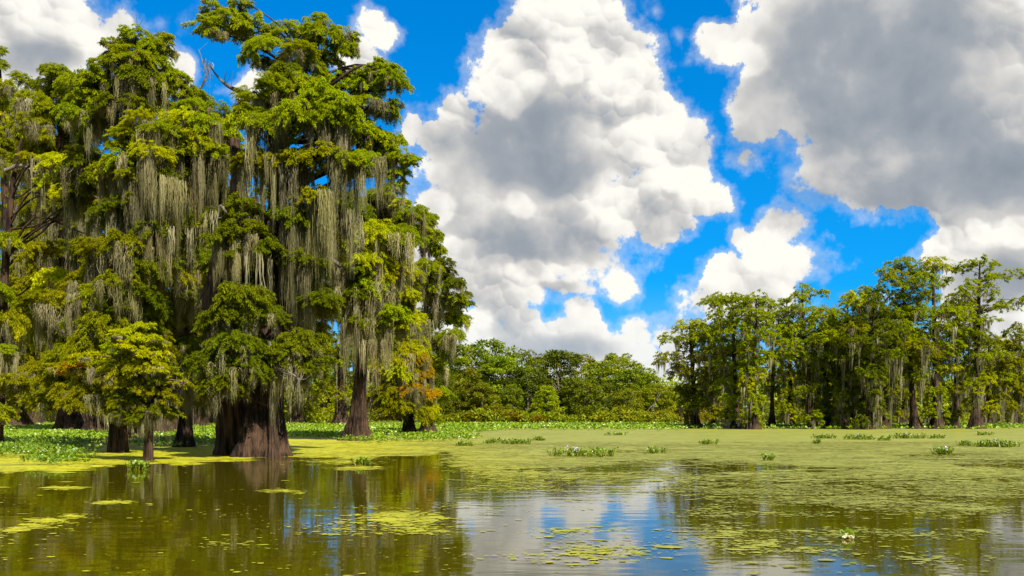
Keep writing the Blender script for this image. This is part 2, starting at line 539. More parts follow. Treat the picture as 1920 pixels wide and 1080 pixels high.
def cypress_trunk(g, pts, rad, flare=2.2, fh=1.6, ridges=9, sides=40, n=46, seed=0, amp=0.16):
    """trunk with the swollen, fluted foot of a bald cypress"""
    r = np.random.default_rng(seed)
    P = spline(pts, n)
    rad = np.interp(np.linspace(0, 1, n), np.linspace(0, 1, len(rad)), rad)
    h = P[:, 2] - P[0, 2]
    th = np.linspace(0, 2 * np.pi, sides, endpoint=False)
    ph = r.uniform(0, 6.28, 4)
    w_ = th + 0.22 * np.sin(2 * th + ph[1]) + 0.12 * np.sin(3 * th + ph[2])
    lob = (1.0 - 1.9 * np.abs(np.cos(0.5 * ridges * w_ + ph[0])) ** 3.0) * 0.75 + 0.35 * np.cos(2 * th + ph[3])
    foot = np.exp(-h / fh)
    R_ = rad[:, None] * (1 + (flare - 1) * foot[:, None] * (1 + 0.50 * lob[None])) * (1 + amp * 0.9 * lob[None] * np.exp(-h / (fh * 4))[:, None])
    R_ *= 1 + 0.035 * r.normal(size=R_.shape)
    ring = P[:, None] + np.stack([R_ * np.cos(th), R_ * np.sin(th), np.zeros_like(R_)], -1)
    i = np.arange(n - 1)[:, None] * sides
    j = np.arange(sides)[None]
    k = (j + 1) % sides
    g.add(ring.reshape(-1, 3), np.stack([i + j, i + k, i + sides + k, i + sides + j], -1).reshape(-1, 4))


REL = np.array([[0.50, 0.58, 0.6], [1.0, 1.0, 1.0], [1.55, 1.38, 1.3]])
PAL['rel'] = REL
RELMOSS = MOSSC.copy()
FOLI, MOSSES = [], []


def make_prototypes():
    """foliage layers and moss curtains that the boughs of the near cypresses share"""
    for q, (r0, n) in enumerate(((0.55, 3000), (0.55, 3000), (0.55, 3000), (0.95, 7500), (0.95, 7500), (0.95, 7500), (0.95, 7500), (1.4, 14000), (1.4, 14000), (1.4, 14000))):
        r = np.random.default_rng(900 + q)
        g = Geo()
        pad_foliage(g, np.zeros(3), r0, r0 * 0.92, r0 * 0.42, n, REL, r, 0.165)
        FOLI.append((r0, g.mesh('foliage', M_LEAF)))
    for q in range(9):
        r = np.random.default_rng(950 + q)
        g = Geo()
        moss(g, np.zeros(3), 0.9, 0.8, 3.0, 620, r, 0.014, beards=60, spread=0.115)
        MOSSES.append(g.mesh('hanging_moss', M_MOSS))


make_prototypes()


def cypress(label, base, trunks, pads, group, seed, L=0.26, dens=1.0, mossd=1.0, depth=2.2, limbs=True, dead=(), tone=0.0, filler=None, extra_moss=()):
    """base: pixel of the foot (gives the distance). trunks: lists of (px, py, radius px, dy).
    pads: (px, py, half width px, half height px, palette, moss length px, dy m or None)."""
    r = np.random.default_rng(seed)
    D = dist_of(base[1])
    s = D / FPX
    o = world_at(base[0], base[1], D)
    o[2] = 0
    near = limbs and L < 0.45
    root = link('cypress_tree', None, None, o)
    tag(root, label, 'tree', group)
    lines = []
    tg = Geo()
    for ti, tr in enumerate(trunks):
        pts = [world_at(p[0], p[1], D) + [0, (p[3] if len(p) > 3 else 0), 0] for p in tr]
        pts[0][2] = -0.25
        rad = [p[2] * s for p in tr]
        fl, fh = (2.3, 0.9 + rad[0] * 1.3) if len(tr[0]) < 5 else tr[0][4]
        seg = np.linspace(0, 1, len(rad))
        cypress_trunk(tg, pts, rad, fl, fh, seed=seed + ti, sides=48 if D < 90 else 18, n=44 if D < 90 else 22)
        lines.append((spline(pts, 60), np.interp(np.linspace(0, 1, 60), seg, rad)))
    trunk = link('trunk', tg.mesh('trunk', M_BARK, o, True), root)
    cg, mg = Geo(), Geo()
    allp = list(pads)
    if filler:
        x0, x1, y0, y1, nn, pals = filler
        for _ in range(nn):
            allp.append((r.uniform(x0, x1), r.uniform(y0, y1), r.uniform(34, 50), r.uniform(13, 20), pals[r.integers(0, len(pals))], r.uniform(60, 150), r.uniform(0.4, 2.8)))
    for p in allp:
        px, py, hw, hh, pal, ml = p[:6]
        dy = p[6] if len(p) > 6 and p[6] is not None else r.uniform(-1, 1) * depth
        k = (D + dy) / D
        c = world_at(px, py, D + dy)
        rx, rz = hw * s * k, hh * s * k
        ry = rx * r.uniform(0.75, 1.05)
        n = int(dens * 3.3 * (60 + 330 * rx * max(rz * 1.5, 0.5 * rx) / max(L / 0.26, 1) ** 2))
        n = min(n, 1500)
        lg = Geo()
        if limbs:
            # bough from the nearest trunk, starting below the foliage
            best = None
            for (tp, trd) in lines:
                hz = np.hypot(tp[:, 0] - c[0], tp[:, 1] - c[1])
                want = c[2] - 0.25 * hz - 0.3
                e = np.abs(tp[:, 2] - want) + 0.35 * hz
                i = int(np.argmin(e))
                if best is None or e[i] < best[0]:
                    best = (e[i], tp[i], trd[i], hz[i])
            a, rr, hz = best[1], best[2], best[3]
            end = c + [0, 0, -rz * 0.25]
            m1 = a + (end - a) * 0.35 + [0, 0, 0.10 * hz] + r.normal(size=3) * 0.08 * hz
            m2 = a + (end - a) * 0.72 + [0, 0, 0.09 * hz] + r.normal(size=3) * 0.06 * hz
            th_ = max(0.03, min(rr * 0.38, 0.02 + 0.018 * hz + 0.015 * rx))
            tube(lg, spline([a, m1, m2, end], 10), np.linspace(th_, 0.02, 10), 6, rough=0.08, r=r)
        if near:
            for t in range(4):
                an = r.uniform(0, 6.28)
                e = c + [np.cos(an) * rx * .7, np.sin(an) * ry * .7, rz * r.uniform(-.1, .5)]
                tube(lg, spline([c + [0, 0, -rz * 0.25], (c + e) / 2 + [0, 0, .06], e], 4), [0.024, 0.016, 0.011, 0.006], 3, cap=False)
            bough = link('bough', lg.mesh('bough', M_BARK, o, True), root)
            sz = rx * 1.06
            ok = [f for f in FOLI if 0.62 < sz / f[0] < 1.75] or [FOLI[0] if sz < 0.5 else FOLI[-1]]
            r0, me = ok[r.integers(0, len(ok))]
            f = link('foliage', me, bough, c - o)
            kz = float(np.clip(rz * 1.5 / (r0 * 0.42), 0.6, 1.5)) * sz / r0 * 0.5 + 0.5 * sz / r0
            f.scale = (sz / r0, sz / r0 * r.uniform(.85, 1.1), kz)
            f.rotation_euler = (r.normal() * 0.2, r.normal() * 0.2, r.uniform(0, 6.28))
            f.color = (*(PAL[pal][1] * (1 + 2.2 * tone) * r.uniform(0.86, 1.14) * [r.uniform(.93, 1.07), 1, 1]), 1)
            if r.uniform() < 0.6:
                an = r.uniform(0, 6.28)
                r0, me = FOLI[r.integers(0, 3)]
                e = link('foliage', me, bough, c - o + [np.cos(an) * rx * r.uniform(.5, 1.05), np.sin(an) * ry * .8, -rz * r.uniform(0.1, 1.5)])
                e.scale = (rx * r.uniform(.42, .75) / r0,) * 2 + (rx * r.uniform(.4, .9) / r0,)
                e.rotation_euler = (r.normal() * 0.3, r.normal() * 0.3, r.uniform(0, 6.28))
                e.color = f.color
            if ml > 0 and r.uniform() < 0.9:
                for t in range(2 if ml >= 90 and r.uniform() < 0.40 else 1):
                    m = link('hanging_moss', MOSSES[r.integers(0, 9)], bough, c - o + [r.normal() * rx * .25, r.normal() * ry * .25, -rz * 0.1])
                    m['kind'] = 'stuff'
                    m.scale = (max(rx, .35) * r.uniform(.8, 1.15), max(ry, .35) * r.uniform(.8, 1.15), ml * s / 3.0 * r.uniform(.5, 1.15))
                    m.rotation_euler = (0, 0, r.uniform(0, 6.28))
                    v = r.uniform(0.62, 1.25)
                    m.color = (v, v * r.uniform(.95, 1.02), v * r.uniform(.70, .95), 1)
            continue
        pad_foliage(cg, c, rx * 1.1, ry * 1.1, rz * 1.2, n, PAL[pal], r, L, lg if limbs else None, tone)
        if limbs:
            link('limb', lg.mesh('limb', M_BARK, o, True), trunk)
        if ml > 0 and mossd > 0:
            nm = int(mossd * (14 + 62 * rx * max(1.0, ml / 80)) * 0.75)
            moss(mg, c + [0, 0, -rz * 0.25], rx * 0.86, ry * 0.8, ml * s, min(nm, 240), r, 0.026 * max(1, L / 0.26))
    for (px, py, hw, ml, dy, n) in extra_moss:
        moss(mg, world_at(px, py, D + dy), hw * s, 0.5, ml * s * 0.8, int(n * 0.7), r, 0.018 * max(1, L / 0.26), beards=34, spread=0.11)
    if cg.n:
        link('crown', cg.mesh('crown', M_LEAF, o), root)
    if mg.n:
        tag(link('hanging_moss', mg.mesh('hanging_moss', M_MOSS, o), root), kind='stuff')
    for br in dead:
        dg = Geo()
        pts = [world_at(p[0], p[1], D + br[1]) for p in br[0]]
        tube(dg, spline(pts, 3 * len(pts)), np.linspace(br[2] * s, 0.01, 3 * len(pts)), 6, rough=0.1, r=r)
        for t in range(5):
            q = spline(pts, 20)[r.integers(6, 20)]
            d = unit(r.normal(size=3) * [1, 0.5, 0.7] + [0, 0, 0.5])
            tube(dg, spline([q, q + d * 0.3 + r.normal(size=3) * 0.06, q + d * 0.65 + [0, 0, 0.1]], 5), np.linspace(0.018, 0.006, 5), 4, cap=False)
        link('dead_branch', dg.mesh('dead_branch', M_DEAD, o, True), root)
    return root


# ------------------------------------------------------------------ water, bank
def weed_cover(px, py):
    """share of the water covered by duckweed, painted over the lake"""
    def bl(x, y, rx, ry):
        return np.exp(-(((px - x) / rx) ** 2 + ((py - y) / ry) ** 2))
    def st(v, a, b):
        t = np.clip((v - a) / (b - a), 0, 1)
        return t * t * (3 - 2 * t)
    edge = np.interp(px, [-400, 0, 150, 290, 420, 560, 700, 820, 3000], [884, 882, 880, 869, 862, 858, 856, 852, 850])
    wob = 4 * np.sin(px * 0.021) + 3 * np.sin(px * 0.057 + 1) + 2 * np.sin(px * 0.13)
    cov = 1 - st(py, edge + wob - 4, edge + wob + 4)
    # broken film on the right
    rt = st(px, 770, 930)
    film = rt * (0.93 - 0.56 * st(py, 848, 915))
    film = np.where(px > 1230, np.maximum(film, 0.42), film)
    sky = st(px, 830, 900) * (1 - st(px, 1225, 1330 + 0.6 * (py - 900))) * st(py, 915, 950)
    film = film * (1 - 0.90 * sky)
    film = film * (1 - 0.80 * st(px, 1840, 1930) * st(py, 900, 960)) * (1 - 0.5 * st(py, 1010, 1075) * st(px, 1240, 1300))
    cov = np.maximum(cov, film)
    cov = np.maximum(cov, 0.52 * bl(1090, 1040, 130, 22) + 0.30 * bl(1010, 1000, 150, 9) + 0.28 * bl(1120, 995, 190, 7) + 0.3 * bl(930, 960, 90, 8))
    cov = np.maximum(cov, 0.55 * bl(745, 968, 100, 16) + 0.35 * bl(800, 990, 60, 22) + 0.3 * bl(680, 1000, 90, 14))
    for (x, y, a, b, k) in ((118, 916, 26, 3, .95), (212, 943, 36, 5, .9), (278, 946, 18, 3, .7), (522, 920, 36, 3.2, .95), (560, 925, 20, 3, .8), (85, 977, 40, 6, .8),
                            (135, 968, 22, 4, .8), (62, 987, 22, 4, .8), (20, 996, 28, 3, .8), (668, 878, 60, 5, .8), (640, 866, 90, 6, .6), (380, 1022, 130, 14, .16), (300, 985, 90, 10, .12)):
        cov = np.maximum(cov, k * bl(x, y, a, b))
    cov = np.maximum(cov, 0.02)
    D = CAM_H * FPX / np.maximum(py - HOR, 2.0)
    gap = fbm((px - 960) / FPX * D * 0.16 + 40, D * 0.20 + 40, 44, 5)
    cov = cov * (1 - 0.50 * st(gap, 0.55, 0.66) * st(py, 820, 850) * st(px, 640, 900))
    return np.clip(cov, 0, 1)


def to_px(x, y):
    yy = np.maximum(y, 3.0)
    return 960 + FPX * x / yy, HOR + CAM_H * FPX / yy


def fbm(x, y, seed, oct=5):
    """cheap value noise on the plane"""
    r = np.random.default_rng(seed)
    tab = r.uniform(0, 1, (256, 256))
    v = np.zeros_like(x, float)
    a, tot = 1.0, 0.0
    for o_ in range(oct):
        f = 2.0 ** o_
        X, Y = x * f + 17.3 * o_, y * f + 9.1 * o_
        i, j = np.floor(X).astype(int), np.floor(Y).astype(int)
        u, w = X - i, Y - j
        u, w = u * u * (3 - 2 * u), w * w * (3 - 2 * w)
        g_ = lambda p, q: tab[p & 255, q & 255]
        v += a * ((g_(i, j) * (1 - u) + g_(i + 1, j) * u) * (1 - w) + (g_(i, j + 1) * (1 - u) + g_(i + 1, j + 1) * u) * w)
        tot += a
        a *= 0.55
    return v / tot


def weed_colour_nodes(N):
    geo = N.new('ShaderNodeNewGeometry')
    n = N.noise(geo.outputs['Position'], 0.35, 4, 0.6)
    n2 = N.noise(geo.outputs['Position'], 9.0, 3, 0.6)
    sx = N.new('ShaderNodeSeparateXYZ')
    N.put(sx.inputs[0], geo.outputs['Position'])
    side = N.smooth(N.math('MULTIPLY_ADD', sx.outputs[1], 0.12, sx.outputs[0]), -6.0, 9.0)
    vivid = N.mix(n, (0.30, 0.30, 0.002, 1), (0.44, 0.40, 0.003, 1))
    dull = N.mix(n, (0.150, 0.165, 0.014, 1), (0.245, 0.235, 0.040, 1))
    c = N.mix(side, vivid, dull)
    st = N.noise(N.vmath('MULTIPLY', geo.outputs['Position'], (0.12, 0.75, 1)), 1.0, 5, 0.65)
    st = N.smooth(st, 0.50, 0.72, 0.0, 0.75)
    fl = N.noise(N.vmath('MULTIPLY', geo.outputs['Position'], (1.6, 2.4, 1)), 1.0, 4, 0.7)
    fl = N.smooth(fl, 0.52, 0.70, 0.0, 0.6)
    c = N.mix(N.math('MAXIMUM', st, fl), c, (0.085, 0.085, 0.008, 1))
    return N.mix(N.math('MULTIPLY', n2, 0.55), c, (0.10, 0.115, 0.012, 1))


def water_material():
    m, N = material('lake_water')
    geo = N.new('ShaderNodeNewGeometry')
    pos = geo.outputs['Position']
    p = N.new('ShaderNodeBsdfPrincipled')
    murk = N.noise(pos, 0.25, 3, 0.5)
    N.put(p.inputs['Base Color'], N.mix(murk, (0.032, 0.028, 0.0006, 1), (0.048, 0.041, 0.0008, 1)))
    p.inputs['Roughness'].default_value = 0.035
    p.inputs['IOR'].default_value = 1.333
    w1 = N.noise(N.vmath('MULTIPLY', pos, (0.9, 2.2, 1)), 1.0, 3, 0.5)
    w2 = N.noise(N.vmath('MULTIPLY', pos, (0.25, 0.5, 1)), 1.0, 2, 0.5)
    b = N.new('ShaderNodeBump')
    b.inputs['Strength'].default_value = 0.22
    b.inputs['Distance'].default_value = 0.018
    N.put(b.inputs['Height'], N.math('ADD', w1, N.math('MULTIPLY', w2, 1.6)))
    N.l.new(b.outputs[0], p.inputs['Normal'])
    # fine floating duckweed grains between the mats
    at = N.new('ShaderNodeAttribute', attribute_name='weed')
    g1 = N.noise(N.vmath('MULTIPLY', pos, (1.0, 1.0, 1)), 2.2, 5, 0.72)
    g2 = N.noise(N.vmath('MULTIPLY', pos, (1.0, 1.0, 1)), 11.0, 3, 0.6)
    gg = N.math('ADD', N.math('MULTIPLY', g1, 0.62), N.math('MULTIPLY', g2, 0.38))
    thr = N.math('SUBTRACT', 0.71, N.math('MULTIPLY', at.outputs['Fac'], 0.42))
    mask = N.smooth(N.math('SUBTRACT', gg, thr), -0.012, 0.02)
    d = N.new('ShaderNodeBsdfPrincipled')
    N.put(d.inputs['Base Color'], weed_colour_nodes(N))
    d.inputs['Roughness'].default_value = 0.7
    d.inputs['Specular IOR Level'].default_value = 0.2
    mx = N.new('ShaderNodeMixShader')
    N.put(mx.inputs[0], mask)
    N.l.new(p.outputs[0], mx.inputs[1])
    N.l.new(d.outputs[0], mx.inputs[2])
    out(N, mx.outputs[0])
    return m


def make_water():
    xs = np.concatenate([[-3500, -1500, -600, -300, -180], np.arange(-110, 110.1, 1.1), [180, 300, 600, 1500, 3500]])
    ys = np.concatenate([[-3500, -800, -200, -60, -20, 0], np.arange(4, 60, 0.45), np.arange(60, 130, 2), [140, 160, 190, 240, 320, 500, 900, 1800, 3800]])
    X, Y = np.meshgrid(xs, ys)
    g = Geo()
    nx, ny = len(xs), len(ys)
    i = np.arange(ny - 1)[:, None] * nx
    j = np.arange(nx - 1)[None]
    g.add(np.stack([X, Y, np.zeros_like(X)], -1), np.stack([i + j, i + j + 1, i + nx + j + 1, i + nx + j], -1).reshape(-1, 4))
    me = g.mesh('water', water_material())
    px, py = to_px(X, Y)
    cov = np.where(Y > 3.5, weed_cover(px, py), 0.2)
    at = me.attributes.new('weed', 'FLOAT', 'POINT')
    at.data.foreach_set('value', cov.astype(np.float32).ravel())
    tag(link('water', me), kind='structure')


def weed_material():
    m, N = material('duckweed')
    d = N.new('ShaderNodeBsdfPrincipled')
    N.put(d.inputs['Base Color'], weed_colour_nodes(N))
    d.inputs['Roughness'].default_value = 0.65
    d.inputs['Specular IOR Level'].default_value = 0.25
    out(N, d.outputs[0])
    return m


def make_duckweed():
    r = np.random.default_rng(5)
    g = Geo()
    # continuous mats
    h = 0.3
    xs, ys = np.arange(-75, 75, h), np.arange(22, 110, h)
    X, Y = np.meshgrid(xs, ys)
    cov = weed_cover(*to_px(X, Y))
    keep = (cov > 0.86) & (cov + 0.5 * (fbm(X * 0.5, Y * 0.9, 3) - 0.5) > 0.93)
    x, y = X[keep], Y[keep]
    n = len(x)
    z = np.full(n, 0.004)
    e = h * 0.501
    v = np.stack([np.stack([x - e, y - e, z], 1), np.stack([x + e, y - e, z], 1), np.stack([x + e, y + e, z], 1), np.stack([x - e, y + e, z], 1)], 1)
    # share corners so that cells do not overlap
    ii = np.round((x - xs[0]) / h).astype(int)
    jj = np.round((y - ys[0]) / h).astype(int)
    nx = len(xs) + 1
    cid = np.stack([jj * nx + ii, jj * nx + ii + 1, (jj + 1) * nx + ii + 1, (jj + 1) * nx + ii], 1)
    u, inv = np.unique(cid.ravel(), return_inverse=True)
    vv = np.stack([xs[0] + (u % nx - 0.5) * h, ys[0] + (u // nx - 0.5) * h, np.full(len(u), 0.004)], 1)
    vv[:, :2] += r.uniform(-0.11, 0.11, (len(u), 2))
    g.add(vv, inv.reshape(-1, 4))
    # loose rafts
    tot = 0
    for (lo, hi, N_, s0) in ((9.5, 24, 64000, 0.025), (24, 62, 52000, 0.06)):
        y = np.sqrt(r.uniform(lo ** 2, hi ** 2, N_ * 3))
        x = r.uniform(-0.66, 0.66, N_ * 3) * y
        c = weed_cover(*to_px(x, y))
        tex = fbm(x * 0.55, y * 0.8, 8)
        pr = np.clip(c * 1.25 * np.clip((tex - 0.5) * 4.0 + 0.5 + (c - 0.45), 0.04, 1.3), 0, 1)
        pr = np.where(c > 0.95, 0.10, pr)
        k = r.uniform(0, 1, len(x)) < pr
        x, y, c = x[k][:N_], y[k][:N_], c[k][:N_]
        n = len(x)
        sz = s0 * np.exp(r.normal(0, 0.62, n)) * (0.55 + 0.75 * c)
        th = np.linspace(0, 2 * np.pi, 5, endpoint=False)
        rad = sz[:, None] * r.uniform(0.4, 1.3, (n, 5))
        st_ = r.uniform(1.0, 2.1, n)[:, None]
        z = 0.007 + r.uniform(0, 0.006, n)
        P = np.stack([x[:, None] + rad * np.cos(th) * st_, y[:, None] + rad * np.sin(th), np.repeat(z[:, None], 5, 1)], -1)
        g.add(P.reshape(-1, 3), np.arange(n * 5).reshape(n, 5))
        tot += n
    tag(link('duckweed', g.mesh('duckweed', weed_material())), 'sheet of yellow green duckweed floating on the lake', None, None, 'stuff')


def bank_material():
    m, N = material('bank_soil')
    geo = N.new('ShaderNodeNewGeometry')
    n = N.noise(geo.outputs['Position'], 0.4, 5, 0.6)
    p = N.new('ShaderNodeBsdfPrincipled')
    N.put(p.inputs['Base Color'], N.mix(n, (0.075, 0.085, 0.012, 1), (0.17, 0.13, 0.04, 1)))
    p.inputs['Roughness'].default_value = 0.95
    out(N, p.outputs[0])
    return m


def make_bank():
    xs = np.linspace(-420, 420, 141)
    ys = np.concatenate([np.arange(184, 240, 4), np.arange(240, 900, 40)])
    X, Y = np.meshgrid(xs, ys)
    Z = -0.4 + 1.1 * np.clip((Y - 186 - 4 * fbm(X * 0.05, X * 0 + 1, 2)) / 14, 0, 1) + 0.35 * fbm(X * 0.15, Y * 0.15, 4) + 1.2 * np.clip((Y - 215) / 300, 0, 1)
    g = Geo()
    nx, ny = len(xs), len(ys)
    i = np.arange(ny - 1)[:, None] * nx
    j = np.arange(nx - 1)[None]
    g.add(np.stack([X, Y, Z], -1), np.stack([i + j, i + j + 1, i + nx + j + 1, i + nx + j], -1).reshape(-1, 4))
    tag(link('bank_ground', g.mesh('bank_ground', bank_material(), smooth=True)), kind='structure')


# ------------------------------------------------------------------ water hyacinth
HYAC = np.array([[0.070, 0.130, 0.005], [0.130, 0.205, 0.006], [0.22, 0.275, 0.010]])


def hyacinth_leaves(g, P, H, size, r, wide=0.12, full=True):
    """rosettes of glossy spoon leaves; P feet, H height, one rosette of 7 leaves each"""
    n = len(P)
    m = 7 if full else 5
    idx = np.repeat(np.arange(n), m)
    N_ = n * m
    a = r.uniform(0, 2 * np.pi, N_)
    lean = r.uniform(0.15, 0.95, N_)
    hh = H[idx] * r.uniform(0.45, 1.1, N_)
    sz = size[idx] * r.uniform(0.7, 1.25, N_)
    outv = np.stack([np.cos(a), np.sin(a), np.zeros(N_)], 1)
    foot = P[idx] + outv * (wide * r.uniform(0, 0.6, N_))[:, None]
    base = foot + outv * (lean * hh * 0.55)[:, None] + np.array([0, 0, 1.0]) * hh[:, None]
    up = unit(outv * r.uniform(0.05, 1.0, N_)[:, None] + np.stack([np.zeros(N_), np.zeros(N_), r.uniform(0.25, 1.0, N_)], 1) + 0.25 * r.normal(size=(N_, 3)))
    sd_ = unit(np.cross(up, np.array([0, 0, 1.0]) + 0.2 * r.normal(size=(N_, 3))))
    w = sd_ * (sz * 0.5)[:, None]
    tip = base + up * (sz * 1.05)[:, None]
    mid = base + up * (sz * 0.5)[:, None]
    nrm = np.cross(w, up)
    mid = mid - nrm * 0.35
    if not full:
        v = np.stack([base, mid + w, tip, mid - w], 1)
        i = np.arange(N_) * 4
        col = (palette(HYAC, r.normal(0.55, 0.25, N_)) * (np.array([1.15, 1.2, 1.0]) if P[:, 1].mean() > 75 else np.array([0.75, 0.85, 0.8]))).astype(np.float32)  # nearer bed darkened: shade by the trees is put into its leaf colour
        g.add(v.reshape(-1, 3), np.concatenate([np.stack([i, i + 1, i + 3], 1), np.stack([i + 1, i + 2, i + 3], 1)]), np.concatenate([col, col]))
        return
    v = np.stack([base, mid + w, tip - w * 0.25, tip + w * 0.25, mid - w, mid], 1)
    i = np.arange(N_) * 6
    f = np.concatenate([np.stack([i, i + 1, i + 5], 1), np.stack([i + 1, i + 3, i + 5], 1), np.stack([i + 3, i + 2, i + 5], 1), np.stack([i + 2, i + 4, i + 5], 1), np.stack([i + 4, i, i + 5], 1)])
    t = r.normal(0.5, 0.25, N_)
    pal = HYAC
    col = palette(pal, t).astype(np.float32)
    g.add(v.reshape(-1, 3), f, np.concatenate([col] * 5))
    # petioles
    q = sd_ * 0.012
    v = np.stack([foot - q, foot + q, base + q, base - q], 1)
    i = np.arange(N_) * 4
    g.add(v.reshape(-1, 3), np.stack([i, i + 1, i + 2, i + 3], 1), (col * [1.2, 0.9, 1]).astype(np.float32))


def flower_spike(P, h, r):
    """a short stem with a whorl of pale lilac petals"""
    g = Geo()
    tube(g, [P, P + [0.01, 0, h * 0.6], P + [0, 0.01, h]], [0.012, 0.011, 0.009], 5, (0.10, 0.16, 0.02))
    n = 22
    a = r.uniform(0, 6.28, n)
    z = h * r.uniform(0.55, 1.08, n)
    d = unit(np.stack([np.cos(a), np.sin(a), r.uniform(0.1, 0.7, n)], 1))
    b = P + np.stack([np.zeros(n), np.zeros(n), z], 1)
    c = np.array([0.62, 0.52, 0.66]) * r.uniform(0.8, 1.2, (n, 1))
    sprays(g, b, d, np.full(n, 0.075), np.full(n, 0.055), c.astype(np.float32), r)
    return g


def hyacinth_cover(px, py):
    def bl(x, y, rx, ry):
        return np.exp(-(((px - x) / rx) ** 2 + ((py - y) / ry) ** 2) ** 2)
    lim = np.interp(px, [-200, 0, 200, 420, 560, 640, 880, 960, 1260, 1400, 1920, 2100], [832, 835, 824, 818, 812, 812, 812, 808, 808, 806, 806, 808])
    c = np.clip((lim - py) / 3.0, 0, 1)
    c = np.maximum(c, bl(60, 825, 130, 26))
    c = np.maximum(c, 0.9 * bl(105, 866, 60, 9))
    c = np.maximum(c, 0.8 * bl(20, 852, 60, 8))
    c = np.maximum(c, 0.7 * bl(385, 826, 60, 12))
    c = np.maximum(c, 0.8 * bl(300, 832, 50, 8))
    c = np.maximum(c, 0.9 * bl(620, 814, 110, 9))
    c = np.maximum(c, 0.8 * bl(800, 822, 85, 7))
    c = np.maximum(c, 0.5 * bl(700, 829, 70, 4))
    # open water between the trunks
    c = c * (1 - 0.8 * bl(345, 800, 60, 6)) * (1 - 0.8 * bl(600, 829, 60, 6))
    return c


def make_hyacinth():
    r = np.random.default_rng(21)
    g = Geo()
    for (lo, hi, N_, sz, H) in ((30, 62, 12000, 0.10, 0.48), (62, 110, 13000, 0.17, 0.42), (110, 190, 16000, 0.28, 0.5)):
        y = np.sqrt(r.uniform(lo ** 2, hi ** 2, N_ * 4))
        x = r.uniform(-0.68, 0.68, N_ * 4) * y
        px, py = to_px(x, y)
        c = hyacinth_cover(px, py)
        tex = fbm(x * 0.22, y * 0.16, 31, 4)
        k = r.uniform(0, 1, len(x)) < c * np.clip((tex - 0.33) * 4.0, 0.05, 1)
        x, y, tex = x[k][:N_], y[k][:N_], tex[k][:N_]
        n = len(x)
        P = np.stack([x, y, np.full(n, 0.0)], 1)
        hyacinth_leaves(g, P, H * r.uniform(0.45, 1.0, n) * np.clip(0.35 + 1.4 * (tex - 0.25), 0.4, 1.3), sz * r.uniform(0.75, 1.3, n), r, sz, False)
    tag(link('hyacinth_bed', g.mesh('hyacinth_bed', M_HYA)), 'broad bed of glossy green water hyacinth below the trees', None, None, 'stuff')


CLUMPS = [  # px, py, half width px, rosettes, tall, flowers, label
    (1090, 856, 52, 36, 0.42, 3, 'longest hyacinth clump alone in the middle of the duckweed with lilac flowers'),
    (968, 832, 24, 30, 0.36, 1, 'dense low hyacinth clump on the duckweed between shore bed and long flowered clump'),
    (925, 831, 20, 18, 0.32, 0, 'small hyacinth tuft just beside the bed edge under the far woods'),
    (1010, 826, 16, 10, 0.34, 0, 'thin upright hyacinth sprigs behind the dense clump in mid lake'),
    (1228, 850, 18, 12, 0.34, 0, 'lone little hyacinth tuft beyond the end of the long flowered clump'),
    (1328, 833, 17, 14, 0.28, 0, 'compact hyacinth tuft in the duckweed before the first right hand cypress'),
    (1150, 816, 22, 16, 0.32, 0, 'flat hyacinth strip near the far bed edge below the young pale tree'),
    (1545, 822, 22, 18, 0.34, 0, 'narrow hyacinth strip in front of the darkest cypress stand'),
    (1612, 824, 26, 30, 0.42, 1, 'tall leafy hyacinth clump in front of the widest moss curtain'),
    (1700, 822, 28, 34, 0.45, 1, 'broad tall hyacinth clump straight before the isolated flared cypress foot'),
    (1665, 826, 16, 9, 0.26, 0, 'few low hyacinth leaves between the two tall clumps'),
    (1750, 822, 18, 14, 0.32, 0, 'low hyacinth tuft before the twin dark trunk feet'),
    (1845, 816, 16, 12, 0.30, 0, 'small hyacinth tuft close under the outermost tall cypress'),
    (1870, 838, 34, 36, 0.44, 1, 'big hyacinth clump on the duckweed near the frame edge'),
    (1812, 836, 18, 14, 0.30, 0, 'short hyacinth row joined to the big clump near the frame edge'),
    (1765, 852, 16, 16, 0.36, 2, 'pale flowering hyacinth tuft standing alone toward the open water'),
    (1440, 864, 7, 4, 0.30, 0, 'tiny hyacinth sprout by itself on the broken film of duckweed'),
    (1530, 832, 10, 7, 0.34, 0, 'slim hyacinth sprig just nearer than the narrow strip'),
    (260, 880, 16, 14, 0.30, 0, 'hyacinth tuft at the dark water edge in front of the slim small trunk'),
    (678, 872, 14, 10, 0.28, 0, 'hyacinth sprig on a duckweed raft beyond the big double trunk'),
    (870, 836, 18, 14, 0.30, 0, 'hyacinth patch on bright duckweed past the drooping orange tree'),
]


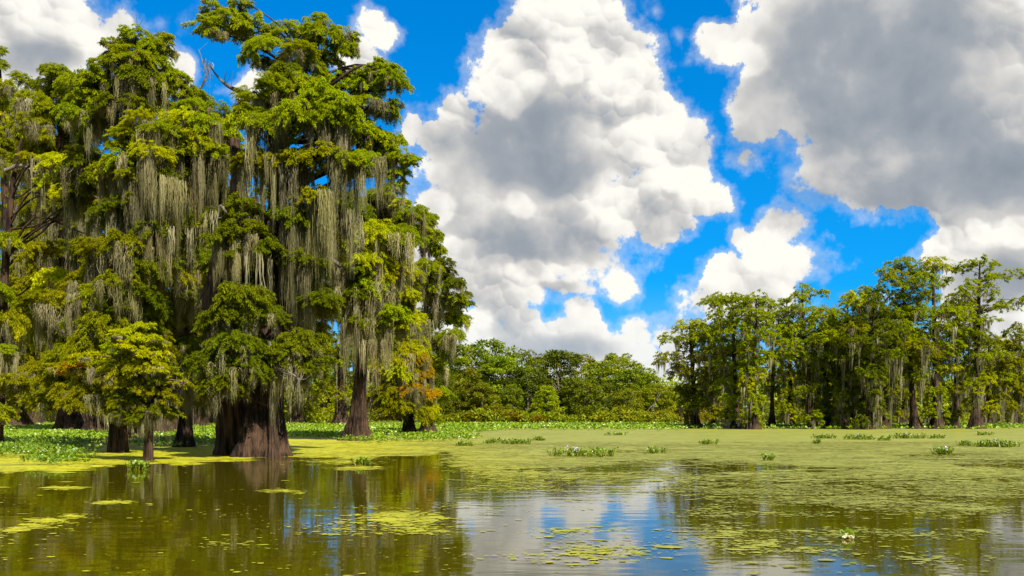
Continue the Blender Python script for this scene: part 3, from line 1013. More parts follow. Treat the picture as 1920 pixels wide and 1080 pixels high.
def make_clumps():
    for q, (px, py, hw, n, H, fl, label) in enumerate(CLUMPS):
        r = np.random.default_rng(300 + q)
        D = dist_of(py)
        s = D / FPX
        o = np.array([(px - 960) * s, D, 0])
        root = link('water_hyacinth', None, None, o)
        tag(root, label, 'water plant', 'hyacinth clumps adrift on the lake')
        n = int(n * 1.8)
        H = H * 0.85
        a = r.uniform(0, 6.28, n)
        k = r.uniform(0, 1, n) ** 0.7
        P = np.stack([np.cos(a) * k * hw * s * 1.15, np.sin(a) * k * min(hw * s * 0.8, 1.6), np.zeros(n)], 1)
        g = Geo()
        hyacinth_leaves(g, P + o, H * 0.9 * r.uniform(0.2, 1.15, n), r.uniform(0.05, 0.095, n) * (1 + D / 140), r)
        link('leaves', g.mesh('leaves', M_HYA, o), root)
        for t in range(fl):
            fg = flower_spike(P[t] + o, H * r.uniform(1.0, 1.25), r)
            link('flower', fg.mesh('flower', M_PETAL, o), root)
    # the one flowering plant in the foreground
    r = np.random.default_rng(77)
    o = np.array([(1588 - 960) / FPX * 13.0, 13.0, 0])
    root = link('water_hyacinth', None, None, o)
    tag(root, 'single small plant with cream flower afloat close by on broken duckweed', 'water plant')
    g = Geo()
    P = np.array([[0, 0, 0], [0.05, 0.05, 0], [0.10, 0.02, 0]])
    hyacinth_leaves(g, P + o, np.array([0.09, 0.08, 0.05]), np.array([0.07, 0.07, 0.06]), r, wide=0.05)
    link('leaves', g.mesh('leaves', M_HYA, o), root)
    for dx in (-0.03, 0.05):
        fg = Geo()
        n = 16
        a = r.uniform(0, 6.28, n)
        d = unit(np.stack([np.cos(a), np.sin(a), r.uniform(0.2, 1.4, n)], 1))
        sprays(fg, np.repeat((o + [dx, -0.05, 0.02])[None], n, 0), d, np.full(n, 0.075), np.full(n, 0.05), np.array([0.75, 0.66, 0.40]) * r.uniform(0.8, 1.1, (n, 1)), r)
        link('flower', fg.mesh('flower', M_PETAL, o), root)


make_water()
make_bank()
make_duckweed()
make_hyacinth()
make_clumps()

# ------------------------------------------------------------------ far bank: broadleaf wood
def broad_crown(seed, w, h, n_cl, pal, cone=0.0, L=0.40, low=0.06):
    """leaf clumps over the outside and inside of an uneven crown; w half width, h total height"""
    r = np.random.default_rng(seed)
    g, tg = Geo(), Geo()
    k = n_cl
    z = low + (1 - low) * r.uniform(0, 1, k) ** 0.85
    prof = np.where(z < 0.45, 0.72 + 0.62 * z, 1.0) * np.sqrt(np.clip(1 - np.clip((z - 0.42) / 0.60, 0, 1) ** 2.2, 0.02, 1))
    prof = prof * (1 - cone) + cone * (1.02 - z)
    a = r.uniform(0, 2 * np.pi, k)
    q = r.uniform(0.35, 1.0, k) ** 0.6
    bump = 1 + 0.16 * np.sin(3 * a + seed) + 0.12 * np.sin(5 * a + 7 * z + seed)
    C = np.stack([np.cos(a) * w * prof * q * bump, np.sin(a) * w * prof * q * bump, z * h], 1)
    rad = w * r.uniform(0.14, 0.29, k) * (1.1 - 0.35 * z)
    per = np.maximum(20, (170 * (rad / (0.22 * w)) ** 2 * (w / 5.0)).astype(int))
    idx = np.repeat(np.arange(k), per)
    m = len(idx)
    d = unit(r.normal(size=(m, 3)))
    P = C[idx] + d * (rad[idx] * r.uniform(0.5, 1.05, m))[:, None] * [1, 1, 0.8]
    P[:, 2] = np.maximum(P[:, 2], 0.15)
    Dn = unit(d * 0.7 + r.normal(size=(m, 3)) * 0.6 + [0, 0, -0.15])
    LL = L * r.uniform(0.6, 1.2, m)
    t = r.normal(0.45, 0.16, k)[idx] + r.normal(0, 0.15, m)
    sprays(g, P, Dn, LL, LL * r.uniform(0.5, 0.8, m), palette(pal, t).astype(np.float32), r, True)
    lean = r.normal(size=2) * 0.03 * h
    tr = h * 0.016 + 0.05
    tube(tg, spline([[0, 0, -0.6], [lean[0] * 0.4, lean[1] * 0.4, h * 0.35], [lean[0], lean[1], h * 0.85]], 10), np.linspace(tr, tr * 0.25, 10), 8, rough=0.06, r=r)
    for t in range(7):
        j = r.integers(0, k)
        b = np.array([lean[0] * 0.5, lean[1] * 0.5, h * r.uniform(0.2, 0.55)])
        tube(tg, spline([b, (b + C[j]) / 2 + [0, 0, 0.03 * h], C[j]], 6), np.linspace(tr * 0.45, 0.04, 6), 5, cap=False)
    return g.mesh('crown', M_BROAD), tg.mesh('trunk', M_GREYBARK, smooth=True)


PROTO = {}
for kk, (sd_, cone, pal, n_cl) in dict(round=(1, 0.0, GREEN, 75), full=(2, 0.0, GREEN, 90), dark=(3, 0.1, DEEP, 80), tall=(4, 0.15, DEEP, 70), loose=(5, 0.0, OLIVE, 60),
                                       pointed=(6, 0.6, YELLOW, 70), coned=(7, 0.45, OLIVE, 80)).items():
    PROTO[kk] = (broad_crown(sd_, 5.0, 14.0, n_cl, pal, cone), 5.0, 14.0)
PROTO['bush'] = (broad_crown(8, 2.2, 3.2, 26, YELLOW, 0.0, 0.36, 0.05), 2.2, 3.2)
PROTO['scrub'] = (broad_crown(9, 2.4, 2.6, 26, OLIVE, 0.0, 0.36, 0.05), 2.4, 2.6)

FAR = [  # px, top py, half width px, distance, kind, tint, label
    (845, 648, 46, 214, 'round', (1.0, 1.0, 1), 'rounded green tree right behind the outermost left hand cypress'),
    (876, 690, 38, 199, 'coned', (1.0, .95, 1), 'cone shaped olive tree lowest at the bank beside the left cypresses'),
    (912, 640, 44, 216, 'full', (.9, 1.0, 1), 'highest leafy tree at the start of the far wood'),
    (945, 672, 40, 206, 'round', (1.0, 1.08, 1), 'mid green tree below the first summit of the far wood'),
    (985, 660, 36, 216, 'loose', (.95, 1.0, 1), 'olive tree between the first summit and the dark tree'),
    (990, 694, 30, 202, 'dark', (.8, .8, 1), 'deep shaded tree left of the small bright pyramid tree'),
    (1022, 668, 34, 222, 'loose', (1.0, 1.0, 1), 'pale olive tree peeping between two darker crowns'),
    (1052, 662, 40, 208, 'tall', (.95, .95, 1.1), 'tallest dark crown in the middle of the far wood'),
    (1092, 668, 32, 224, 'loose', (1.2, 1.1, 1), 'yellowish rear crown just past the dark middle tree'),
    (1128, 680, 34, 214, 'round', (1.1, 1.05, 1), 'soft green crown left of the twin domed tree'),
    (1160, 665, 38, 220, 'full', (1.12, 1.05, 1), 'bright domed tree forming the last summit of the far wood'),
    (1185, 692, 34, 210, 'round', (.9, .95, 1), 'sloping green tree stepping down from the last summit'),
    (1215, 705, 26, 225, 'loose', (1.0, 1.0, 1), 'small hazy crown where the far wood runs low'),
    (1225, 722, 24, 204, 'round', (1.15, 1.05, 1), 'ball shaped yellow green tree at the low end of the wood'),
    (1255, 726, 28, 212, 'loose', (1.1, 1.05, 1), 'low olive crown next to the first right hand cypress'),
    (1292, 722, 34, 215, 'round', (1.05, 1, 1), 'green tree seen through the first right hand cypress'),
    (1026, 726, 36, 193, 'pointed', (.95, 1.05, 1), 'young bright pyramid tree standing alone at the bank'),
    (1097, 706, 36, 196, 'dark', (1.35, 1.3, 1.1), 'round bank tree with a bare visible stem and grey green crown'),
    (1140, 720, 24, 199, 'tall', (1.0, 1.0, 1), 'slim dark tree between stemmed tree and yellow bushes'),
    (1178, 730, 30, 197, 'loose', (1.15, 1.12, 1), 'low spreading tree over the yellow bushes'),
    (905, 720, 36, 195, 'coned', (1.05, 1.0, 1), 'dense conical tree at the bank with drooping olive skirts'),
    (830, 705, 26, 194, 'tall', (1.1, 1.05, 1), 'slender green tree under the orange cypress side'),
    (958, 722, 22, 196, 'round', (.85, .85, 1), 'small shaded tree filling the gap before the deep shaded one'),
    (800, 660, 42, 210, 'full', (1.1, 1.1, 1), 'green tree hidden mostly by the orange cypress'),
    (745, 650, 44, 212, 'round', (1.1, 1.1, 1), 'rounded tree behind the fluted lone cypress'),
    (690, 640, 46, 205, 'full', (1.15, 1.15, 1), 'broad tree glimpsed right of the lone cypress trunk'),
    (632, 632, 44, 203, 'round', (1.25, 1.2, 1), 'sunlit tree glimpsed through the gap left of the lone cypress'),
    (585, 622, 40, 208, 'full', (1.25, 1.2, 1), 'sunlit tree glimpsed just past the great double trunk'),
    (610, 700, 30, 196, 'pointed', (1.0, 1.0, 1), 'low bright tree under the moss curtain gap'),
    (530, 640, 44, 212, 'round', (1.1, 1.1, 1), 'far tree behind the great double trunk'),
    (470, 650, 44, 214, 'full', (1.1, 1.1, 1), 'far tree seen between double trunk and shaded stems'),
    (410, 640, 44, 216, 'round', (1.1, 1.1, 1), 'far tree behind the row of shaded slim stems'),
    (340, 650, 46, 214, 'loose', (1.1, 1.1, 1), 'far olive tree in the gap of the shaded stems'),
    (270, 640, 46, 216, 'full', (1.1, 1.1, 1), 'far tree behind the slim small trunk'),
    (190, 645, 48, 212, 'round', (1.1, 1.1, 1), 'far tree behind the two thick dark trunks'),
    (110, 640, 46, 214, 'full', (1.1, 1.1, 1), 'far tree behind the big hyacinth thicket'),
    (30, 635, 50, 212, 'round', (1.1, 1.1, 1), 'far tree behind the leftmost cypress foot'),
    (1350, 715, 44, 218, 'full', (1.1, 1, 1), 'far tree behind the first cypress pair'),
    (1430, 705, 46, 220, 'loose', (1.2, 1.1, 1), 'far sunlit tree in the gap beside the bare slim trunk'),
    (1510, 700, 46, 216, 'round', (1.15, 1.1, 1), 'far tree behind the flat topped cypress'),
    (1600, 690, 50, 220, 'full', (1.1, 1, 1), 'far tree behind the darkest cypress stand'),
    (1690, 690, 46, 218, 'loose', (1.25, 1.15, 1), 'far yellow tree behind the isolated flared foot'),
    (1780, 685, 48, 216, 'round', (1.15, 1.1, 1), 'far tree behind the tall domed cypress'),
    (1860, 680, 46, 214, 'loose', (1.25, 1.15, 1), 'far olive tree in the gap before the outermost cypress'),
    (1935, 675, 48, 212, 'full', (1.1, 1.05, 1), 'far tree cut off at the very edge of the view'),
    (960, 768, 22, 190, 'bush', (.95, .9, 1), 'rusty green bush at the bank left of the young pyramid tree'),
    (930, 772, 18, 191, 'scrub', (1.2, .9, 1), 'low brownish bush below the conical trees'),
    (985, 772, 18, 189, 'bush', (.95, 1.0, 1), 'pointed leafy bush touching the pyramid tree'),
    (880, 776, 20, 190, 'scrub', (1.3, .85, 1), 'reddish scrub at the foot of the cone shaped tree'),
    (1060, 778, 20, 191, 'bush', (.8, .95, 1), 'low green bush between pyramid tree and bare stem'),
    (1124, 773, 15, 189, 'bush', (1.15, 1.0, 1), 'round yellow bush right of the bare stemmed tree'),
    (1160, 764, 17, 191, 'bush', (1.15, 1.02, 1), 'taller yellow bush nearest the slim dark tree'),
    (1184, 770, 18, 189, 'bush', (1.05, .95, 1), 'yellow bush with rusty foot beside the taller one'),
    (1215, 776, 16, 190, 'scrub', (1.3, .95, 1), 'orange tinted scrub at the low end of the bank'),
    (1246, 770, 20, 191, 'bush', (.95, .9, 1), 'olive bush just before the first right hand cypress foot'),
    (1010, 780, 14, 188, 'scrub', (1.35, .8, 1), 'small rusty scrub at the foot of the pyramid tree'),
    (848, 778, 16, 190, 'scrub', (1.1, .9, 1), 'shaded scrub under the slender green tree'),
]
for q, (px, top, hw, D, kind, tint, label) in enumerate(FAR):
    (cm, tm), w0, h0 = PROTO[kind]
    s = D / FPX
    h = CAM_H + (HOR - top) * s - 0.3
    o = np.array([(px - 960) * s, D, 0.3])
    small = kind in ('bush', 'scrub')
    root = link('bush' if small else 'broadleaf_tree', None, None, o)
    ww = hw * (1.12 if D < 200 else 1.6) * s / w0
    root.scale = (ww, ww, h / h0)
    root.rotation_euler = (0, 0, rng.uniform(0, 6.28))
    tag(root, label, 'bush' if small else 'tree', 'bushes along the far bank' if small else 'trees of the far wood')
    link('trunk', tm, root)
    c = link('crown', cm, root)
    c.color = (tint[0] * 0.76, tint[1] * 0.80, tint[2], 1)


def make_distant_wood():
    """treeline beyond, one mass of leaves"""
    r = np.random.default_rng(9)
    g = Geo()
    n = 30000
    x = r.uniform(-330, 330, n)
    y = r.uniform(420, 500, n)
    top = 16 + 6 * fbm(x * 0.09, y * 0.09, 6, 4) + 3 * fbm(x * 0.02, y * 0 + 3, 7, 2)
    z = top * r.uniform(0.35, 1, n) ** 0.6
    d = unit(r.normal(size=(n, 3)))
    L = r.uniform(1.0, 2.0, n)
    sprays(g, np.stack([x, y, z], 1), d, L, L * 0.7, palette(GREEN, r.normal(0.45, 0.2, n)).astype(np.float32), r, True)
    tag(link('distant_treeline', g.mesh('distant_treeline', M_BROAD)), 'low distant treeline beyond the end of the far wood', None, None, 'stuff')


make_distant_wood()


def make_undergrowth():
    r = np.random.default_rng(19)
    g = Geo()
    n = 26000
    x = r.uniform(-170, 170, n)
    y = 187 + 14 * r.uniform(0, 1, n) ** 1.5
    top = 0.8 + 3.6 * fbm(x * 0.16, y * 0.12, 16, 4) ** 1.5 + 0.10 * (y - 187)
    z = 0.2 + top * r.uniform(0, 1, n) ** 0.8
    d = unit(r.normal(size=(n, 3)) + [0, 0, 0.3])
    L = r.uniform(0.35, 0.75, n)
    t = fbm(x * 0.12, y * 0.1, 26, 3)
    col = np.where((t > 0.64)[:, None], palette(ORANGE * 0.6, r.normal(0.3, 0.2, n)), palette(0.7 * GREEN + 0.15 * OLIVE, r.normal(0.35, 0.2, n)))
    sprays(g, np.stack([x, y, z], 1), d, L, L * 0.7, col.astype(np.float32), r, True)
    n = 42000
    x = r.uniform(-190, 190, n)
    y = r.uniform(204, 232, n)
    z = 0.4 + (4 + 6.5 * fbm(x * 0.11, y * 0.08, 36, 4)) * r.uniform(0, 1, n) ** 0.8
    L = r.uniform(0.8, 1.6, n)
    sprays(g, np.stack([x, y, z], 1), unit(r.normal(size=(n, 3)) + [0, 0, 0.3]), L, L * 0.6, palette(GREEN, r.normal(0.4, 0.2, n)).astype(np.float32), r, True)
    tag(link('undergrowth', g.mesh('undergrowth', M_BROAD)), 'tangled olive and rusty undergrowth along the far bank', None, None, 'stuff')


make_undergrowth()

# ------------------------------------------------------------------ right hand cypress stand
RIGHT = 'cypresses of the right hand stand'


def stand_cypress(label, px, by, top, hw, seed, pal='g', lean=0, bare=0.0, dens=1.0, moss_=1.0, extra=(), foot=9, tone=0.0, low=0.96):
    r = np.random.default_rng(seed)
    H = by - top
    D = dist_of(by)
    tr = [(px, by, foot * 0.62), (px + lean * 0.25, by - H * 0.25, foot * 0.46), (px + lean * 0.55, by - H * 0.55, foot * 0.36), (px + lean * 0.85, by - H * 0.8, foot * 0.24), (px + lean, top + 8, foot * 0.1)]
    pads = []
    z = 0.02
    while z < low - bare:
        f = z
        cxp = px + lean * (1 - f)
        wide = hw * (0.55 + 0.75 * np.sin(np.pi * min(1, 0.18 + f * 1.05))) * r.uniform(0.55, 1.1)
        for side in ((-1, 1) if f > 0.03 else (0,)):
            if r.uniform() < 0.12:
                continue
            off = side * wide * r.uniform(0.25, 0.75)
            ml = r.uniform(25, 75) * (0.35 + 1.1 * min(f * 1.6, 1)) if r.uniform() < 0.85 else 0
            pads.append((cxp + off, top + H * f + r.uniform(-6, 6), wide * r.uniform(0.42, 0.68), r.uniform(8, 14), pal if r.uniform() < 0.75 else r.choice(['g', 'o', 'y', 'd']), ml * moss_, r.uniform(-1, 1) * hw * D / FPX * 0.8))
        z += r.uniform(0.048, 0.08)
    return cypress(label, (px, by), [tr], pads + list(extra), RIGHT, seed, L=0.46, dens=dens * 1.0, mossd=0.75, tone=tone)


stand_cypress('first cypress of the stand, low rounded crown nearest the far wood', 1305, 803, 603, 46, 101, 'o', -12, dens=1.1)
stand_cypress('cypress with flared dark foot behind the first two', 1340, 800, 590, 40, 102, 'o', 0)
stand_cypress('tall mossy cypress with broad flat top, third from the far wood', 1381, 804, 552, 52, 103, 'g', -8, dens=1.0, extra=[(1330, 568, 24, 9, 'g', 20, 0), (1352, 560, 28, 10, 'g', 25, 1)])
stand_cypress('narrow cypress with thick pale trunk beside the flat topped one', 1412, 805, 553, 32, 104, 'g', 6)
stand_cypress('slim bare trunked cypress with sky gaps either side', 1447, 803, 572, 30, 105, 'g', 4, bare=0.25, dens=0.8, foot=7)
stand_cypress('shorter sunlit cypress behind the slim bare one', 1480, 799, 605, 40, 106, 'y', 4)
stand_cypress('leaning cypress whose flat top sweeps toward the far wood', 1522, 804, 552, 44, 107, 'g', -18, extra=[(1492, 562, 26, 9, 'g', 25, 0), (1540, 550, 14, 7, 'g', 0, 0), (1500, 580, 30, 9, 'g', 30, -1)])
stand_cypress('cypress with the widest fluted grey foot in the stand', 1545, 803, 590, 46, 108, 'g', 6, foot=15, moss_=1.3)
stand_cypress('cypress with light yellow crown patch amid the stand', 1580, 804, 565, 44, 109, 'g', 10, extra=[(1575, 632, 26, 10, 'y', 30, -3), (1600, 640, 20, 8, 'y', 30, -3)])
stand_cypress('dark cypress hung with the longest moss in the stand', 1603, 803, 562, 46, 110, 'd', 8, moss_=1.5, tone=-0.1)
stand_cypress('dark dense cypress beside the one with longest moss', 1628, 805, 568, 44, 111, 'd', 10, moss_=1.4, tone=-0.1)
stand_cypress('big cypress with sloping crown below the twin tall tops', 1655, 804, 545, 52, 112, 'g', -15, moss_=1.3, tone=-0.05, extra=[(1620, 548, 26, 9, 'g', 20, 0)])
stand_cypress('tall cypress with isolated flared foot and open trunk', 1716, 804, 488, 40, 113, 'g', -26, bare=0.22, foot=10, extra=[(1660, 512, 22, 9, 'g', 20, 0), (1690, 494, 26, 9, 'g', 10, 0)])
stand_cypress('tall dome topped cypress beside the open trunked one', 1757, 804, 486, 54, 114, 'g', -8, foot=11, dens=1.0)
stand_cypress('cypress with thin pale crown between the two tallest', 1790, 803, 560, 44, 115, 'o', 8, moss_=1.3)
stand_cypress('outermost tall cypress with long bare limbs reaching outward', 1829, 804, 484, 34, 116, 'g', 8, bare=0.1, foot=11, dens=0.75,
              extra=[(1868, 520, 22, 7, 'g', 0, 0), (1895, 512, 20, 6, 'g', 0, 0), (1912, 518, 14, 5, 'g', 8, 0), (1885, 575, 26, 7, 'g', 18, -1), (1912, 565, 18, 6, 'g', 22, -1), (1935, 558, 20, 6, 'g', 12, -1), (1812, 498, 18, 6, 'g', 0, 0), (1858, 495, 18, 6, 'g', 0, 1)])
stand_cypress('low mossy cypress filling below the outermost tall one', 1850, 800, 640, 40, 117, 'o', 4, moss_=1.3)
stand_cypress('lower olive cypress at the edge beyond the tall ones', 1880, 798, 650, 34, 118, 'y', 0)
stand_cypress('thin cypress cut by the frame edge with spiky top', 1908, 800, 618, 26, 119, 'o', 4, bare=0.1, foot=7)
stand_cypress('small shaded cypress between first trunks of the stand', 1360, 798, 640, 38, 120, 'd', 0)
stand_cypress('low cypress filling behind the light patched one', 1560, 797, 620, 48, 121, 'o', 0, moss_=1.3)
stand_cypress('low cypress filling behind the flared foot gap', 1690, 797, 610, 48, 122, 'o', 0, moss_=1.3)
#STOP_RIGHT

# ------------------------------------------------------------------ left hand cypresses
LEFT = 'mossy cypresses of the near left group'
cypress('giant double trunked cypress with fluted foot and flat topped crown above all', (470, 855),
        [[(494, 856, 27, -0.5, (1.7, 1.5)), (502, 760, 25, -0.3), (508, 640, 22, 0), (516, 480, 18, .2), (520, 330, 15, .2), (516, 230, 13, 0), (513, 165, 11, 0), (520, 120, 8, 0), (548, 85, 5, 0)],
         [(432, 856, 21, 0.6, (1.5, 1.5)), (428, 770, 24, .6), (408, 670, 27, .5), (402, 590, 27, .4), (414, 500, 25, .3), (432, 420, 20, .4), (440, 330, 14, .6), (428, 250, 8, .8)],
         [(530, 857, 7, -1.3, (1.7, .6)), (524, 800, 7, -1.1), (512, 740, 6, -.7)]],
        [  # crown on top
            (430, 42, 42, 18, 'g', 30, 0), (405, 18, 22, 12, 'g', 16, 0.5), (400, 60, 20, 14, 'g', 25, -.5), (470, 62, 45, 18, 'g', 40, .4), (447, 8, 20, 8, 'g', 0, 0), (492, 85, 35, 16, 'g', 45, -.5), (540, 62, 40, 18, 'g', 20, .5),
            (588, 42, 26, 16, 'g', 12, 0), (612, 62, 32, 16, 'g', 20, -.4), (645, 68, 26, 14, 'g', 18, .2), (655, 92, 18, 12, 'g', 20, 0), (600, 98, 34, 16, 'g', 30, .5), (560, 100, 35, 16, 'g', 30, -.8), (585, 125, 28, 12, 'g', 16, -.2), (500, 120, 24, 14, 'd', 40, .8),
            (540, 140, 38, 18, 'd', 30, -1), (568, 165, 40, 18, 'g', 30, -1.4), (522, 180, 45, 18, 'g', 40, -1.6), (480, 190, 42, 18, 'g', 60, -1.2),
            # right hand arm
            (640, 165, 38, 16, 'g', 20, .4), (660, 140, 25, 12, 'g', 10, .8), (700, 140, 34, 16, 'g', 28, .2), (735, 148, 30, 17, 'g', 20, -.2), (758, 158, 14, 14, 'g', 14, 0), (720, 128, 26, 10, 'g', 0, .4), (682, 158, 20, 12, 'g', 30, 0),
            (600, 185, 44, 18, 'g', 70, -1.6), (640, 205, 44, 18, 'g', 80, -1.8), (690, 200, 36, 17, 'g', 60, .2), (725, 210, 26, 22, 'g', 30, .2), (740, 195, 14, 12, 'g', 10, 0), (560, 215, 46, 18, 'g', 120, -2), (605, 228, 40, 16, 'g', 140, -2), (510, 228, 42, 18, 'g', 110, -1.8), (462, 225, 36, 16, 'g', 90, -1.4),
            (660, 245, 40, 18, 'g', 150, -.6), (705, 255, 30, 20, 'g', 110, .3), (735, 262, 24, 24, 'g', 30, .5), (722, 290, 30, 18, 'g', 100, .8), (755, 295, 26, 14, 'g', 20, .3), (775, 298, 12, 8, 'g', 10, .2), (745, 325, 18, 16, 'g', 14, .4), (690, 300, 36, 16, 'g', 130, -1.2), (645, 300, 38, 14, 'g', 170, -1.6), (600, 290, 40, 12, 'o', 190, -1.8),
            (560, 300, 38, 12, 'o', 200, -1.5), (520, 300, 34, 12, 'o', 190, -1.6), (478, 300, 34, 14, 'o', 180, -1.2), (590, 370, 38, 16, 'o', 170, -1.4), (545, 400, 34, 16, 'd', 190, -1.4), (630, 400, 40, 18, 'g', 170, -.8),
            # lower foliage in front of the trunks, its shade put into the deep palette
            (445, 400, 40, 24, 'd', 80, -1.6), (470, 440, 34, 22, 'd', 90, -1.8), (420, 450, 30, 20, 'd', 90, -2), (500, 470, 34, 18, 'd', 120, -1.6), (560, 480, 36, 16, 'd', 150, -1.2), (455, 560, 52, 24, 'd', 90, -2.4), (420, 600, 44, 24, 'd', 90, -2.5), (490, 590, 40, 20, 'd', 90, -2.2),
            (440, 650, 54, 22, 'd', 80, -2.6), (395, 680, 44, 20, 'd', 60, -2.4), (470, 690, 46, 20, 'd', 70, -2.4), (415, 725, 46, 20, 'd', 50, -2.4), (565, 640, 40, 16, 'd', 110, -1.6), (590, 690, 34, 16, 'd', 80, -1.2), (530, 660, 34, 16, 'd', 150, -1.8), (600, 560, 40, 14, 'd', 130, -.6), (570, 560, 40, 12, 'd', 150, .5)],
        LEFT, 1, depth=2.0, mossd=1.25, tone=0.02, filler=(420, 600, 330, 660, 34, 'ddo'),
        dead=[([(475, 185), (450, 172), (425, 160), (405, 140), (392, 118)], 0.5, 6), ([(520, 690), (545, 700), (560, 712), (556, 722)], -2.6, 3), ([(505, 640), (515, 690), (540, 715)], -2.5, 3), ([(640, 500), (600, 470), (575, 440)], -.5, 4), ([(425, 400), (412, 385), (408, 410), (398, 412)], -2.4, 3)],
        extra_moss=[(545, 690, 12, 150, -2.2, 40), (480, 480, 30, 190, -2.2, 60), (400, 400, 26, 150, -2.2, 60), (600, 380, 60, 200, -.8, 160), (560, 250, 60, 180, 1.0, 140), (510, 240, 20, 200, -1.2, 90), (520, 420, 24, 230, -1.0, 90), (640, 300, 60, 190, .6, 140), (340, 430, 22, 210, 1.2, 70)])

cypress('lone cypress with smooth bell shaped foot right of the double trunked giant', (667, 826),
        [[(667, 827, 11.5, 0, (2.4, 1.25)), (672, 770, 11, 0), (676, 700, 10.5, 0), (683, 600, 10, 0), (690, 480, 9, 0), (700, 390, 7, 0), (712, 345, 4, 0)]],
        [(735, 355, 26, 12, 'g', 20), (752, 378, 14, 10, 'y', 20), (715, 372, 30, 14, 'g', 60), (690, 395, 40, 16, 'g', 90), (650, 380, 40, 18, 'd', 90, -2), (735, 400, 40, 16, 'y', 80), (770, 405, 36, 14, 'g', 80, .5), (803, 412, 16, 9, 'g', 20, .5), (620, 410, 40, 16, 'g', 140, -2),
         (660, 440, 44, 16, 'y', 110, -2.4), (705, 440, 44, 18, 'y', 120, -2.2), (745, 445, 38, 16, 'g', 110), (775, 450, 24, 12, 'g', 60), (640, 480, 44, 16, 'd', 150, -2), (690, 490, 44, 18, 'y', 150, -2.2), (735, 505, 44, 16, 'y', 100, -1), (770, 515, 26, 14, 'y', 50), (700, 535, 46, 16, 'g', 140, -1.6), (740, 550, 38, 14, 'y', 100, -.6),
         (660, 545, 36, 14, 'd', 160, -1.8), (765, 555, 20, 12, 'y', 40), (720, 590, 40, 14, 'g', 110, -1.2), (755, 605, 30, 14, 'y', 90), (680, 600, 34, 12, 'd', 120, -1.6), (710, 640, 30, 12, 'd', 120, -1)],
        LEFT, 2, L=0.34, depth=2.4, mossd=1.5, filler=(600, 760, 400, 560, 14, 'ddo'), extra_moss=[(665, 560, 18, 160, -2.4, 110), (695, 600, 16, 120, -2.2, 70), (645, 500, 40, 170, -1.4, 160), (612, 470, 26, 220, 1, 110), (720, 470, 40, 160, -1, 110), (590, 480, 30, 170, 2, 90)])

cypress('drooping cypress whose lower boughs have turned rusty orange', (768, 816),
        [[(768, 817, 7, 0), (764, 740, 5, 0), (758, 650, 4.5, 0), (752, 580, 3, 0), (750, 540, 1.5, 0)]],
        [(745, 575, 34, 12, 'y', 60), (770, 600, 30, 12, 'y', 60), (735, 630, 40, 13, 'y', 80), (775, 640, 34, 12, 'y', 60), (750, 665, 40, 13, 'y', 90, -1), (785, 672, 22, 8, 'r', 50, -1.5), (752, 700, 30, 10, 'y', 80, -1.6), (795, 700, 22, 8, 'r', 50, -1.6), (720, 690, 30, 12, 'y', 100, -1), (772, 728, 26, 8, 'r', 70, -2.0), (806, 737, 20, 7, 'r', 40, -1.4),
         (735, 735, 36, 12, 'o', 70, -1), (765, 760, 34, 11, 'o', 45, -1.6), (705, 740, 24, 11, 'o', 60, -.5), (800, 765, 22, 10, 'y', 30, -1), (815, 790, 16, 9, 'g', 10, -.6), (735, 775, 30, 10, 'o', 35, -1)],
        LEFT, 3, L=0.32, depth=1.8, mossd=1.6, extra_moss=[(720, 640, 22, 170, -1.4, 150), (755, 690, 26, 125, -1.6, 150), (790, 720, 16, 90, -1.4, 70)])

cypress('slender airy cypress forming the outer edge of the left group', (803, 812),
        [[(803, 813, 7, 0), (801, 740, 5, 0), (800, 640, 4.5, 0), (797, 520, 3.5, 0), (793, 440, 2.2, 0), (792, 405, 1, 0)]],
        [(795, 408, 22, 8, 'g', 10, 0), (812, 405, 10, 6, 'g', 0, 0), (790, 430, 28, 10, 'y', 60), (815, 440, 16, 9, 'g', 20), (806, 460, 22, 11, 'g', 50), (822, 470, 18, 11, 'g', 12), (833, 492, 18, 11, 'd', 14), (805, 500, 26, 12, 'g', 40), (825, 520, 26, 12, 'd', 40), (852, 530, 20, 11, 'd', 26), (872, 555, 17, 9, 'd', 20), (882, 568, 8, 7, 'd', 10), (815, 552, 32, 12, 'g', 70),
         (850, 562, 26, 10, 'g', 50), (780, 540, 26, 12, 'g', 60), (830, 590, 34, 12, 'y', 60), (862, 598, 18, 10, 'g', 40), (795, 600, 34, 12, 'y', 70), (848, 630, 24, 11, 'g', 50), (815, 640, 32, 12, 'o', 60), (785, 660, 26, 12, 'o', 60), (842, 665, 16, 10, 'g', 50), (810, 690, 28, 12, 'o', 50), (790, 730, 26, 12, 'g', 40), (822, 735, 20, 11, 'g', 30)],
        LEFT, 4, L=0.40, dens=0.85, depth=2.4, mossd=1.0)

